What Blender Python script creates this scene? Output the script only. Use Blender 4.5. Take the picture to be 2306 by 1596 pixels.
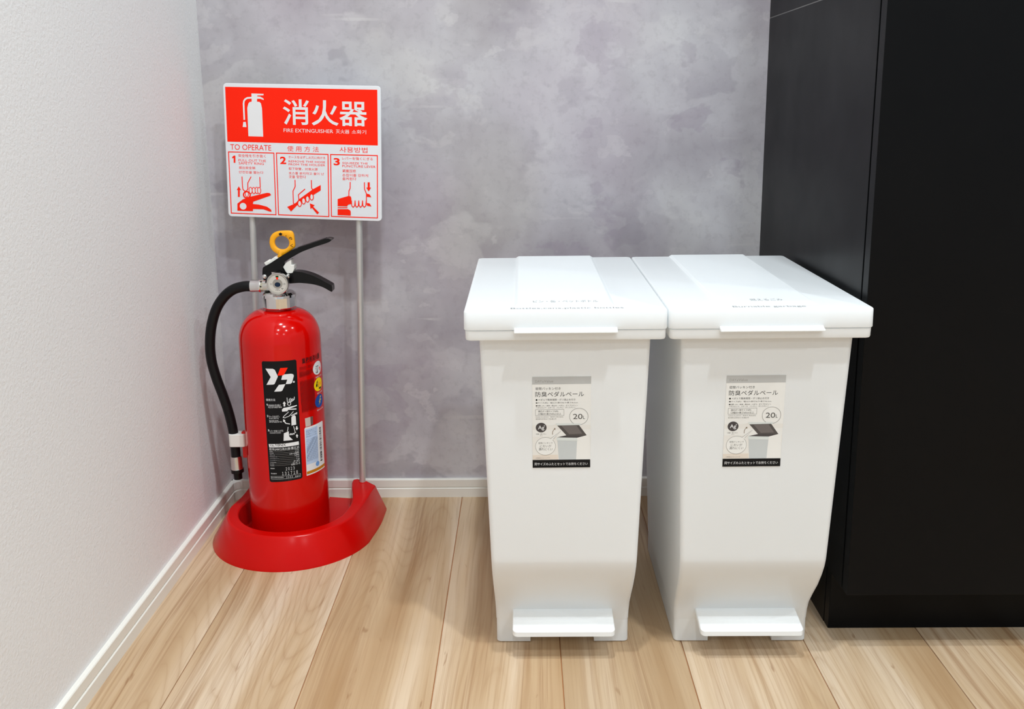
import bpy, bmesh, math, random
from mathutils import Vector, Matrix
from mathutils.geometry import tessellate_polygon

for _o in list(bpy.data.objects):
    bpy.data.objects.remove(_o)
SC = bpy.context.scene
COL = SC.collection
random.seed(4)

# ------------------------------------------------------------------ camera
# metres; x right, y into the picture (back wall at y = 0), z up
PITCH, YAW, ROLL = 0.204, -0.0122, 0.0108
cp, sp, cy_, sy_, cr, sr = math.cos(PITCH), math.sin(PITCH), math.cos(YAW), math.sin(YAW), math.cos(ROLL), math.sin(ROLL)
fwd = Vector((sy_ * cp, cy_ * cp, -sp))
rgt0 = Vector((cy_, -sy_, 0))
up0 = Vector((sy_ * sp, cy_ * sp, cp))
rgt = rgt0 * cr - up0 * sr
up = rgt0 * sr + up0 * cr
cam = bpy.data.cameras.new('camera')
cam.sensor_fit = 'HORIZONTAL'
cam.sensor_width = 36
cam.lens = 2071.8 / 2306 * 36
cam.shift_y = -(798 - 666.58) / 2306
cam.clip_start = 0.02
cam_o = bpy.data.objects.new('camera', cam)
COL.objects.link(cam_o)
m = Matrix((rgt, up, -fwd)).transposed().to_4x4()
m.translation = Vector((0.5203, -1.5349, 0.6792))
cam_o.matrix_world = m
SC.camera = cam_o

# ------------------------------------------------------------------ world and exposure
w = bpy.data.worlds.new('world')
SC.world = w
w.use_nodes = True
w.node_tree.nodes['Background'].inputs[0].default_value = (0.90, 0.96, 1.0, 1)
w.node_tree.nodes['Background'].inputs[1].default_value = 0.55
vs = SC.view_settings
vs.view_transform = 'Standard'
vs.look = 'None'
vs.gamma = 1
vs.use_curve_mapping = False
vs.exposure = 0.12
SC.cycles.diffuse_bounces = 6
SC.cycles.adaptive_threshold = 0.03

CEIL = 2.4
# recessed ceiling lights of the room: x, y, watts
DOWNLIGHTS = [(0.51, -0.95, 14.5), (1.00, -1.33, 15), (0.55, -2.3, 10), (1.75, -2.2, 10), (2.2, -1.2, 8), (0.6, -3.7, 8), (2.0, -3.7, 8)]


# ------------------------------------------------------------------ helpers
def prop(o, label=None, cat=None, group=None, kind=None):
    if label: o['label'] = label
    if cat: o['category'] = cat
    if group: o['group'] = group
    if kind: o['kind'] = kind
    return o


def link(name, me, mat=None, parent=None):
    o = bpy.data.objects.new(name, me)
    COL.objects.link(o)
    if mat is not None:
        for x in (mat if isinstance(mat, (list, tuple)) else [mat]):
            me.materials.append(x)
    if parent is not None:
        o.parent = parent
    return o


def empty(name, loc=(0, 0, 0), rz=0):
    o = bpy.data.objects.new(name, None)
    o.empty_display_size = 0.05
    COL.objects.link(o)
    o.location = loc
    o.rotation_euler = (0, 0, rz)
    return o


def finish(bm, name, mat, parent=None, smooth=None, bevel=0, seg=2, angle=30):
    """bmesh to object; smooth = crease angle in degrees; bevel = width of a bevel modifier"""
    bmesh.ops.recalc_face_normals(bm, faces=bm.faces[:])
    if smooth is not None:
        lim = math.radians(smooth)
        for f in bm.faces: f.smooth = True
        for e in bm.edges:
            e.smooth = not (len(e.link_faces) != 2 or e.calc_face_angle(0) > lim)
    me = bpy.data.meshes.new(name)
    bm.to_mesh(me)
    bm.free()
    o = link(name, me, mat, parent)
    if bevel:
        b = o.modifiers.new('bevel', 'BEVEL')
        b.width = bevel
        b.segments = seg
        b.limit_method = 'ANGLE'
        b.angle_limit = math.radians(angle)
        if smooth is not None:
            for p in me.polygons: p.use_smooth = True
            b.harden_normals = False
    return o


def bm_box(x0, x1, y0, y1, z0, z1, bm=None):
    bm = bm or bmesh.new()
    v = [bm.verts.new(p) for p in ((x0, y0, z0), (x1, y0, z0), (x1, y1, z0), (x0, y1, z0), (x0, y0, z1), (x1, y0, z1), (x1, y1, z1), (x0, y1, z1))]
    for f in ((0, 3, 2, 1), (4, 5, 6, 7), (0, 1, 5, 4), (1, 2, 6, 5), (2, 3, 7, 6), (3, 0, 4, 7)):
        bm.faces.new([v[i] for i in f])
    return bm


def bm_loft(sections, bm=None, cap0=True, cap1=True):
    bm = bm or bmesh.new()
    rows = [[bm.verts.new(p) for p in s] for s in sections]
    n = len(rows[0])
    for a, b in zip(rows, rows[1:]):
        for i in range(n):
            bm.faces.new((a[i], a[(i + 1) % n], b[(i + 1) % n], b[i]))
    if cap0: bm.faces.new(rows[0][::-1])
    if cap1: bm.faces.new(rows[-1])
    return bm


def rrect(x0, x1, y0, y1, r, z, n=6):
    pts = []
    for cx, cy, a0 in ((x1 - r, y1 - r, 0), (x0 + r, y1 - r, 90), (x0 + r, y0 + r, 180), (x1 - r, y0 + r, 270)):
        for i in range(n + 1):
            a = math.radians(a0 + 90 * i / n)
            pts.append((cx + r * math.cos(a), cy + r * math.sin(a), z))
    return pts


def bm_lathe(profile, n=48, bm=None, c=(0, 0, 0), axis='z', mod=None):
    """profile (r, h); closed by caps"""
    secs = []
    for r, h in profile:
        s = []
        for i in range(n):
            a = 2 * math.pi * i / n
            rr = r * (mod(a) if mod else 1)
            p = (rr * math.cos(a), rr * math.sin(a), h)
            if axis == 'y': p = (p[0], -p[2], p[1])       # h grows towards the viewer
            if axis == 'x': p = (p[2], p[0], p[1])
            s.append((p[0] + c[0], p[1] + c[1], p[2] + c[2]))
        secs.append(s)
    return bm_loft(secs, bm)


def bm_prism(pts, y0, y1, bm=None):
    """outline in x,z; extruded along y"""
    bm = bm or bmesh.new()
    a = [bm.verts.new((x, y0, z)) for x, z in pts]
    b = [bm.verts.new((x, y1, z)) for x, z in pts]
    n = len(pts)
    bm.faces.new(a)
    bm.faces.new(b[::-1])
    for i in range(n):
        bm.faces.new((a[i], b[i], b[(i + 1) % n], a[(i + 1) % n]))
    return bm


def bm_slab(pts, z0, z1, bm=None):
    bm = bm or bmesh.new()
    a = [bm.verts.new((x, y, z0)) for x, y in pts]
    b = [bm.verts.new((x, y, z1)) for x, y in pts]
    n = len(pts)
    bm.faces.new(a[::-1])
    bm.faces.new(b)
    for i in range(n):
        bm.faces.new((a[i], a[(i + 1) % n], b[(i + 1) % n], b[i]))
    return bm


def spline(P, k=8):
    """Catmull-Rom through 3-D points"""
    P = [Vector(p) for p in P]
    Q = [P[0] * 2 - P[1]] + P + [P[-1] * 2 - P[-2]]
    out = []
    for i in range(1, len(Q) - 2):
        a, b, c, d = Q[i - 1:i + 3]
        for j in range(k):
            t = j / k
            out.append(0.5 * ((2 * b) + (c - a) * t + (2 * a - 5 * b + 4 * c - d) * t * t + (3 * b - a - 3 * c + d) * t ** 3))
    out.append(P[-1])
    return out


def bm_tube(path, r, n=16, bm=None):
    path = [Vector(p) for p in path]
    side = None
    secs = []
    for i, p in enumerate(path):
        t = (path[min(i + 1, len(path) - 1)] - path[max(i - 1, 0)]).normalized()
        if side is None:
            side = t.cross(Vector((0, 1, 0)))
            if side.length < 1e-3: side = t.cross(Vector((1, 0, 0)))
        side = (side - t * side.dot(t)).normalized()
        q = t.cross(side)
        rr = r[i] if isinstance(r, (list, tuple)) else r
        secs.append([p + (side * math.cos(2 * math.pi * j / n) + q * math.sin(2 * math.pi * j / n)) * rr for j in range(n)])
    return bm_loft(secs, bm)


# ------------------------------------------------------------------ materials
def lin(r, g, b):
    f = lambda c: ((c / 255 + 0.055) / 1.055) ** 2.4 if c > 10 else c / 255 / 12.92
    return (f(r), f(g), f(b), 1)


class NT:
    """small node-tree writer"""
    def __init__(s, name):
        s.m = bpy.data.materials.new(name)
        s.m.use_nodes = True
        s.t = s.m.node_tree
        s.b = s.t.nodes['Principled BSDF']

    def n(s, kind, ins=None, **kw):
        x = s.t.nodes.new(kind)
        for k, v in kw.items(): setattr(x, k, v)
        for k, v in (ins or {}).items(): s.set(x.inputs[k], v)
        return x

    def set(s, sock, v):
        if hasattr(v, 'is_output') or hasattr(v, 'links'):
            s.t.links.new(v, sock)
        else:
            sock.default_value = v

    def coord(s, out='Object'):
        return s.n('ShaderNodeTexCoord').outputs[out]

    def mapping(s, v, scale=(1, 1, 1), loc=(0, 0, 0), rot=(0, 0, 0)):
        return s.n('ShaderNodeMapping', {'Vector': v, 'Scale': scale, 'Location': loc, 'Rotation': rot}).outputs[0]

    def noise(s, v, scale, detail=4, rough=0.5, dist=0, out='Fac'):
        return s.n('ShaderNodeTexNoise', {'Vector': v, 'Scale': scale, 'Detail': detail, 'Roughness': rough, 'Distortion': dist}).outputs[out]

    def ramp(s, f, stops, interp='LINEAR'):
        r = s.n('ShaderNodeValToRGB', {'Fac': f})
        e = r.color_ramp
        e.interpolation = interp
        while len(e.elements) < len(stops): e.elements.new(0.5)
        for el, (p, c) in zip(e.elements, stops):
            el.position = p
            el.color = c if isinstance(c, tuple) else (c, c, c, 1)
        return r.outputs[0]

    def mix(s, f, a, b, mode='MIX'):
        x = s.n('ShaderNodeMix', data_type='RGBA', blend_type=mode)
        s.set(x.inputs[0], f)
        s.set(x.inputs[6], a)
        s.set(x.inputs[7], b)
        return x.outputs[2]

    def math(s, op, a, b=0.0, c=0.0):
        x = s.n('ShaderNodeMath', operation=op)
        s.set(x.inputs[0], a)
        s.set(x.inputs[1], b)
        s.set(x.inputs[2], c)
        return x.outputs[0]

    def bump(s, h, strength, dist):
        s.set(s.b.inputs['Normal'], s.n('ShaderNodeBump', {'Height': h, 'Strength': strength, 'Distance': dist}).outputs[0])


def mat(name, col, rough=0.5, metal=0.0, spec=0.5, coat=0.0, grain=0.0, gscale=600, vary=0.0):
    t = NT(name)
    c = col if len(col) == 4 else (*col, 1)
    t.b.inputs['Roughness'].default_value = rough
    t.b.inputs['Metallic'].default_value = metal
    t.b.inputs['Specular IOR Level'].default_value = spec
    t.b.inputs['Coat Weight'].default_value = coat
    t.b.inputs['Coat Roughness'].default_value = 0.05
    t.b.inputs['Base Color'].default_value = c
    if vary:
        f = t.noise(t.coord(), 14, 1)
        t.set(t.b.inputs['Base Color'], t.mix(t.ramp(f, [(0.35, 0.0), (0.65, 1.0)]), tuple(x * (1 - vary) for x in c[:3]) + (1,), c))
    if grain:
        t.bump(t.noise(t.coord(), gscale, 1), 0.25, grain)
    return t.m


def mat_floor():
    t = NT('oak_plank')
    rnd = t.n('ShaderNodeObjectInfo').outputs['Random']
    off = t.n('ShaderNodeCombineXYZ', {'X': t.math('MULTIPLY', rnd, 7.3), 'Y': t.math('MULTIPLY', rnd, 31.7), 'Z': t.math('MULTIPLY', rnd, 13.1)}).outputs[0]
    p = t.n('ShaderNodeVectorMath', {0: t.coord(), 1: off}, operation='ADD').outputs[0]
    warp = t.noise(t.mapping(p, (5, 1.3, 1)), 1.0, 2, 0.5)
    wx = t.math('MULTIPLY', t.math('SUBTRACT', warp, 0.5), 0.055)
    pw = t.n('ShaderNodeVectorMath', {0: p, 1: t.n('ShaderNodeCombineXYZ', {'X': wx, 'Y': 0.0, 'Z': 0.0}).outputs[0]}, operation='ADD').outputs[0]
    # broad tone bands along the board
    broad = t.noise(t.mapping(pw, (15, 0.9, 1)), 1.0, 3, 0.55)
    base = t.ramp(broad, [(0.30, lin(*(167, 134, 97))), (0.46, lin(*(188, 160, 126))), (0.60, lin(*(205, 182, 154))), (0.8, lin(*(214, 196, 174)))])
    # cathedral figure: contour lines of a slow field
    field = t.noise(t.mapping(pw, (7.5, 0.75, 1)), 1.0, 1, 0.3)
    cont = t.math('PINGPONG', t.math('MULTIPLY', t.math('ADD', field, t.math('MULTIPLY', t.noise(t.mapping(p, (60, 6, 1)), 1.0, 2), 0.012)), 42.0), 0.5)
    lines = t.ramp(cont, [(0.0, 1.0), (0.07, 0.45), (0.26, 0.0)])
    amt = t.ramp(t.noise(t.mapping(p, (9, 1.6, 1)), 1.0, 2), [(0.42, 0.0), (0.62, 1.0)])
    base = t.mix(t.math('MULTIPLY', t.math('MULTIPLY', lines, amt), 0.34), base, lin(*(152, 115, 78)))
    # long streaks
    st = t.noise(t.mapping(pw, (78, 1.9, 1)), 1.0, 4, 0.62)
    calm = t.ramp(t.noise(t.mapping(p, (11, 0.8, 1), (2, 9, 4)), 1.0, 2), [(0.40, 0.18), (0.58, 1.0)])
    base = t.mix(t.math('MULTIPLY', t.math('MULTIPLY', t.ramp(st, [(0.50, 0.0), (0.66, 1.0)]), calm), 0.55), base, lin(*(152, 115, 78)))
    th = t.noise(t.mapping(pw, (135, 1.3, 1)), 1.0, 3, 0.6, 0.15)
    base = t.mix(t.math('MULTIPLY', t.math('MULTIPLY', t.ramp(th, [(0.57, 0.0), (0.62, 1.0), (0.66, 0.25)]), calm), 0.5), base, lin(*(134, 92, 56)))
    # fine pores
    fi = t.noise(t.mapping(pw, (330, 5, 1)), 1.0, 3, 0.6)
    base = t.mix(t.math('MULTIPLY', t.ramp(fi, [(0.50, 0.0), (0.68, 1.0)]), 0.32), base, lin(*(152, 115, 78)))
    # short dark flecks
    fl = t.noise(t.mapping(pw, (120, 14, 1)), 1.0, 2, 0.5, 0.6)
    base = t.mix(t.math('MULTIPLY', t.ramp(fl, [(0.71, 0.0), (0.76, 1.0)]), 0.5), base, lin(*(134, 92, 56)))
    # board to board tone
    tone = t.math('ADD', t.math('MULTIPLY', rnd, 0.16), 0.92)
    tc = t.n('ShaderNodeCombineXYZ', {'X': tone, 'Y': tone, 'Z': tone}).outputs[0]
    base = t.mix(1.0, base, tc, 'MULTIPLY')
    t.set(t.b.inputs['Base Color'], base)
    t.set(t.b.inputs['Roughness'], t.ramp(st, [(0.3, 0.34), (0.7, 0.46)]))
    t.b.inputs['Specular IOR Level'].default_value = 0.4
    return t.m


def mat_wall_grey():
    t = NT('grey_concrete_wallpaper')
    co = t.coord()
    d = t.noise(co, 9, 2, 0.6, 0, 'Color')
    dd = t.n('ShaderNodeVectorMath', {0: t.n('ShaderNodeVectorMath', {0: d, 1: (0.5, 0.5, 0.5)}, operation='SUBTRACT').outputs[0], 'Scale': 0.05}, operation='SCALE').outputs[0]
    v = t.n('ShaderNodeVectorMath', {0: co, 1: dd}, operation='ADD').outputs[0]
    a = t.noise(v, 3.6, 4, 0.62)
    fades = t.n('ShaderNodeSeparateColor', {0: t.noise(t.mapping(co, (1, 1, 1), (4, 0, 9)), 4.4, 1, 0.5, 0, 'Color')}).outputs
    c = t.ramp(a, [(0.30, lin(146, 141, 148)), (0.45, lin(168, 164, 170)), (0.57, lin(184, 182, 187)), (0.72, lin(201, 200, 203))])
    # trowelled patches: each has one crisp edge where its mask is strong and fades out elsewhere
    for k, (sc_, off, rot, colr, op, th) in enumerate((
            (4.2, (3.1, 0, 7.7), 0.5, (206, 205, 206), 0.62, 0.53), (5.5, (11.2, 0, 1.3), -0.7, (134, 128, 139), 0.55, 0.56),
            (7.5, (5.9, 0, 4.4), 0.9, (198, 196, 197), 0.55, 0.55), (8.5, (17.5, 0, 9.1), -0.3, (146, 136, 150), 0.55, 0.57),
            (15.0, (2.2, 0, 13.0), 0.6, (204, 202, 203), 0.5, 0.60))):
        p = t.mapping(v, (1.0, 1, 1.35), off, (0, rot, 0))
        mk = t.ramp(t.noise(p, sc_, 4, 0.58), [(th, 0.0), (th + 0.022, 0.75), (th + 0.14, 1.0)])
        fade = t.ramp(fades[k % 3], [(0.40, 0.0), (0.60, 1.0)] if k < 3 else [(0.40, 1.0), (0.60, 0.0)])
        c = t.mix(t.math('MULTIPLY', t.math('MULTIPLY', mk, fade), op * 0.8), c, lin(*colr))
    tn = t.noise(t.mapping(co, (1, 1, 1), (1, 5, 2)), 4.6, 1)
    c = t.mix(t.math('MULTIPLY', t.ramp(tn, [(0.45, 0.0), (0.62, 1.0)]), 0.30), c, lin(176, 164, 176))
    tg = t.noise(t.mapping(co, (1, 1, 1), (8, 1, 6)), 3.9, 1)
    c = t.mix(t.math('MULTIPLY', t.ramp(tg, [(0.5, 0.0), (0.66, 1.0)]), 0.26), c, lin(176, 173, 162))
    # straight scratches in two directions
    for ang, off in ((-0.72, (0, 0, 0)), (0.55, (3, 0, 8))):
        s = t.noise(t.mapping(co, (3.0, 1, 60), off, (0, ang, 0)), 1.0, 1, 0.5)
        sm = t.ramp(fades[1 if off[0] else 2], [(0.55, 0.0), (0.62, 1.0)])
        c = t.mix(t.math('MULTIPLY', t.math('MULTIPLY', t.ramp(s, [(0.67, 0.0), (0.70, 1.0)]), sm), 0.4), c, lin(206, 204, 204))
    f = t.noise(co, 75, 2, 0.7)
    c = t.mix(t.math('MULTIPLY', t.ramp(f, [(0.3, 1.0), (0.5, 0.0)]), 0.2), c, lin(136, 130, 136))
    c = t.mix(1.0, c, (1.03, 1.025, 1.02, 1), 'MULTIPLY')
    t.set(t.b.inputs['Base Color'], c)
    t.b.inputs['Roughness'].default_value = 0.62
    t.b.inputs['Specular IOR Level'].default_value = 0.3
    return t.m


def mat_wall_white():
    t = NT('white_textured_wallpaper')
    co = t.coord()
    h = t.noise(co, 240, 3, 0.6)
    t.b.inputs['Base Color'].default_value = lin(*(230, 230, 230))
    t.b.inputs['Roughness'].default_value = 0.7
    t.b.inputs['Specular IOR Level'].default_value = 0.25
    t.bump(h, 0.36, 0.0018)
    return t.m


def mat_black():
    t = NT('black_laminate')
    co = t.coord()
    n = t.noise(co, 5, 3, 0.6)
    t.b.inputs['Base Color'].default_value = (0.0025, 0.0027, 0.0032, 1)
    t.set(t.b.inputs['Roughness'], t.ramp(n, [(0.3, 0.30), (0.7, 0.42)]))
    t.b.inputs['Specular IOR Level'].default_value = 0.12
    return t.m


M = {}
def build_materials():
    M['floor'] = mat_floor()
    M['wall_grey'] = mat_wall_grey()
    M['wall_white'] = mat_wall_white()
    M['black_laminate'] = mat_black()
    M['ceiling'] = mat('ceiling_white', lin(235, 235, 232), 0.8, grain=0.001, gscale=200)
    M['groove'] = mat('groove_brown', lin(182, 118, 70), 0.7, vary=0.1)
    M['trim'] = mat('baseboard_white', lin(232, 230, 222), 0.4, grain=0.0002, gscale=300)
    M['seam'] = mat('worn_edge_grey', lin(120, 120, 118), 0.5, vary=0.2)
    M['gap'] = mat('gap_black', (0.003, 0.003, 0.0035, 1), 0.6, vary=0.1)
    M['plastic'] = mat('white_plastic', lin(250, 253, 254), 0.34, spec=0.45)
    # thin polypropylene: some of the light passes through the wall and comes out diffused
    _t = M['plastic'].node_tree
    _tr = _t.nodes.new('ShaderNodeBsdfTranslucent')
    _tr.inputs[0].default_value = (0.97, 0.98, 0.985, 1)
    _mx = _t.nodes.new('ShaderNodeMixShader')
    _mx.inputs[0].default_value = 0.27
    _t.links.new(_t.nodes['Principled BSDF'].outputs[0], _mx.inputs[1])
    _t.links.new(_tr.outputs[0], _mx.inputs[2])
    _t.links.new(_mx.outputs[0], _t.nodes['Material Output'].inputs['Surface'])
    M['red_paint'] = mat('red_enamel', lin(204, 6, 2), 0.12, spec=0.30, coat=0.1, vary=0.03)
    M['red_plastic'] = mat('red_plastic', lin(200, 6, 3), 0.22, spec=0.22, vary=0.03, grain=0.0001)
    M['chrome'] = mat('chrome', (0.80, 0.80, 0.79, 1), 0.10, 1.0, vary=0.05)
    M['steel'] = mat('steel', (0.70, 0.68, 0.65, 1), 0.24, 1.0, vary=0.06)
    M['zinc'] = mat('zinc_yellow', (0.66, 0.66, 0.54, 1), 0.45, 0.8, vary=0.05)
    M['pole'] = mat('pole_aluminium', (0.62, 0.62, 0.60, 1), 0.42, 0.55, vary=0.04)
    M['rubber'] = mat('hose_rubber', (0.005, 0.005, 0.0055, 1), 0.42, spec=0.22, grain=0.0006, gscale=700)
    M['black_paint'] = mat('black_gloss', (0.004, 0.004, 0.0045, 1), 0.16, spec=0.22, vary=0.05)
    M['yellow_plastic'] = mat('yellow_plastic', lin(250, 172, 8), 0.38, vary=0.04)
    M['clip_white'] = mat('clip_white', lin(232, 232, 226), 0.4, vary=0.03)
    M['sign_white'] = mat('sign_white', lin(226, 228, 232), 0.42, vary=0.02)
    M['gauge_glass'] = mat('gauge_face', lin(205, 202, 194), 0.15, coat=0.5, vary=0.05)
    M['lamp_trim'] = mat('lamp_trim', lin(235, 235, 235), 0.4, vary=0.03)
    e = mat('lamp_glow', (1, 1, 1, 1), 0.5, vary=0.02)
    e.node_tree.nodes['Principled BSDF'].inputs['Emission Color'].default_value = (1, 0.97, 0.92, 1)
    e.node_tree.nodes['Principled BSDF'].inputs['Emission Strength'].default_value = 6
    M['lamp_glow'] = e
    for k, c in {'dial': (200, 197, 189), 'red': (255, 34, 0), 'white': (228, 229, 230), 'black': (17, 18, 20), 'dark': (84, 82, 80), 'mid': (150, 148, 144), 'band': (186, 187, 186),
                 'tan': (222, 212, 200), 'tint': (228, 226, 221), 'paper': (232, 232, 229), 'ag': (76, 72, 72), 'pale': (214, 220, 218), 'lidin': (86, 82, 80),
                 'lidin2': (112, 106, 104), 'binf': (196, 201, 202), 'brown': (128, 106, 84), 'deepred': (128, 8, 6), 'yellow': (250, 214, 0), 'blue': (20, 74, 160),
                 'silver': (200, 182, 174), 'steelp': (112, 84, 78), 'skyblue': (184, 204, 232), 'gold': (196, 124, 22), 'blue2': (110, 158, 216), 'ink': (84, 98, 132),
                 'lettering': (138, 138, 138), 'green': (20, 70, 30), 'navy': (22, 40, 62), 'gauge_grey': (150, 146, 138)}.items():
        M['p_' + k] = mat('print_' + k, lin(*c), 0.5, spec=0.18, vary=0.02)
    M['p_steel'] = M['p_steelp']
build_materials()


# ------------------------------------------------------------------ flat print: lettering and marks as thin filled shapes
_fc = bpy.data.curves.new('lettering', 'FONT')
_fo = bpy.data.objects.new('lettering_source', _fc)
COL.objects.link(_fo)
_cache = {}


def text_shape(body, bold, res):
    k = (body, bold, res)
    if k not in _cache:
        _fc.body = body
        _fc.offset = bold
        _fc.resolution_u = res
        bpy.context.view_layer.update()
        ev = _fo.evaluated_get(bpy.context.evaluated_depsgraph_get())
        me = ev.to_mesh()
        _cache[k] = ([(v.co.x, v.co.y) for v in me.vertices], [tuple(p.vertices) for p in me.polygons])
        ev.to_mesh_clear()
    return _cache[k]


def fill(pts):
    n = len(pts)
    return [tuple(t) for t in tessellate_polygon([[Vector((x, y, 0)) for x, y in pts]])]


def item_shape(it):
    """-> (colour, 2-D points in mm, faces)"""
    k = it[0]
    if k == 't':
        _, c, body, x0, y0, x1, y1, bold = it
        x0, x1 = min(x0, x1), max(x0, x1)
        y0, y1 = min(y0, y1), max(y0, y1)
        P, F = text_shape(body, bold, 4 if (y1 - y0) > 6 else 2)
        ax, bx = min(p[0] for p in P), max(p[0] for p in P)
        ay, by = min(p[1] for p in P), max(p[1] for p in P)
        s = (x1 - x0) / max(bx - ax, 1e-6)
        u = (y1 - y0) / max(by - ay, 1e-6)
        return c, [(x0 + (p[0] - ax) * s, y0 + (p[1] - ay) * u) for p in P], F
    if k == 'p':
        return it[1], it[2], fill(it[2])
    if k in 'eo':
        c = it[1]
        cx, cy, rx, ry = it[-4:]
        n = 40
        ring = lambda a, b: [(cx + a * math.cos(2 * math.pi * i / n), cy + b * math.sin(2 * math.pi * i / n)) for i in range(n)]
        if k == 'e':
            return c, ring(rx, ry) + [(cx, cy)], [(i, (i + 1) % n, n) for i in range(n)]
        h = it[2] / 2
        return c, ring(rx + h, ry + h) + ring(rx - h, ry - h), [(i, (i + 1) % n, n + (i + 1) % n, n + i) for i in range(n)]
    if k == 's':
        _, c, wd, pts = it
        P, F = [], []
        pts = [Vector(p) for p in pts]
        closed = (pts[0] - pts[-1]).length < 1e-4
        n = len(pts)
        for i, p in enumerate(pts):
            a = pts[i - 1] if i else (pts[-2] if closed else None)
            b = pts[i + 1] if i < n - 1 else (pts[1] if closed else None)
            d0 = (p - a).normalized() if a is not None else None
            d1 = (b - p).normalized() if b is not None else None
            d0 = d0 or d1
            d1 = d1 or d0
            n0, n1 = Vector((-d0.y, d0.x)), Vector((-d1.y, d1.x))
            q = (n0 + n1).normalized()
            q = q * (wd / 2) / max(q.dot(n0), 0.35)
            P += [tuple(p + q), tuple(p - q)]
        for i in range(n - 1):
            F.append((2 * i, 2 * i + 1, 2 * i + 3, 2 * i + 2))
        return c, P, F


def print_mesh(name, items, place, parent, step=6e-6, base=8e-5, split=None):
    """place(x mm, y mm, lift m) -> 3-D; one mesh, one material slot per ink"""
    bm = bmesh.new()
    inks = []
    for i, it in enumerate(items):
        c, P, F = item_shape(it)
        if c not in inks: inks.append(c)
        mi = inks.index(c)
        tmp = bmesh.new()
        vs_ = [tmp.verts.new((x, y, 0)) for x, y in P]
        for f in F:
            if len(set(f)) < 3: continue
            try:
                tmp.faces.new([vs_[j] for j in f])
            except ValueError:
                pass
        if split and it[0] != 't':
            for _ in range(7):
                long = [e for e in tmp.edges if abs(e.verts[0].co.x - e.verts[1].co.x) > split]
                if not long: break
                bmesh.ops.subdivide_edges(tmp, edges=long, cuts=1)
                bmesh.ops.triangulate(tmp, faces=tmp.faces[:])
        tmp.verts.index_update()
        tmp.verts.ensure_lookup_table()
        new = [bm.verts.new(place(v.co.x, v.co.y, base + i * step)) for v in tmp.verts]
        for f in tmp.faces:
            try:
                g = bm.faces.new([new[v.index] for v in f.verts])
                g.material_index = mi
            except ValueError:
                pass
        tmp.free()
    me = bpy.data.meshes.new(name)
    bm.to_mesh(me)
    bm.free()
    return link(name, me, [M['p_' + c] for c in inks], parent)


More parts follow.
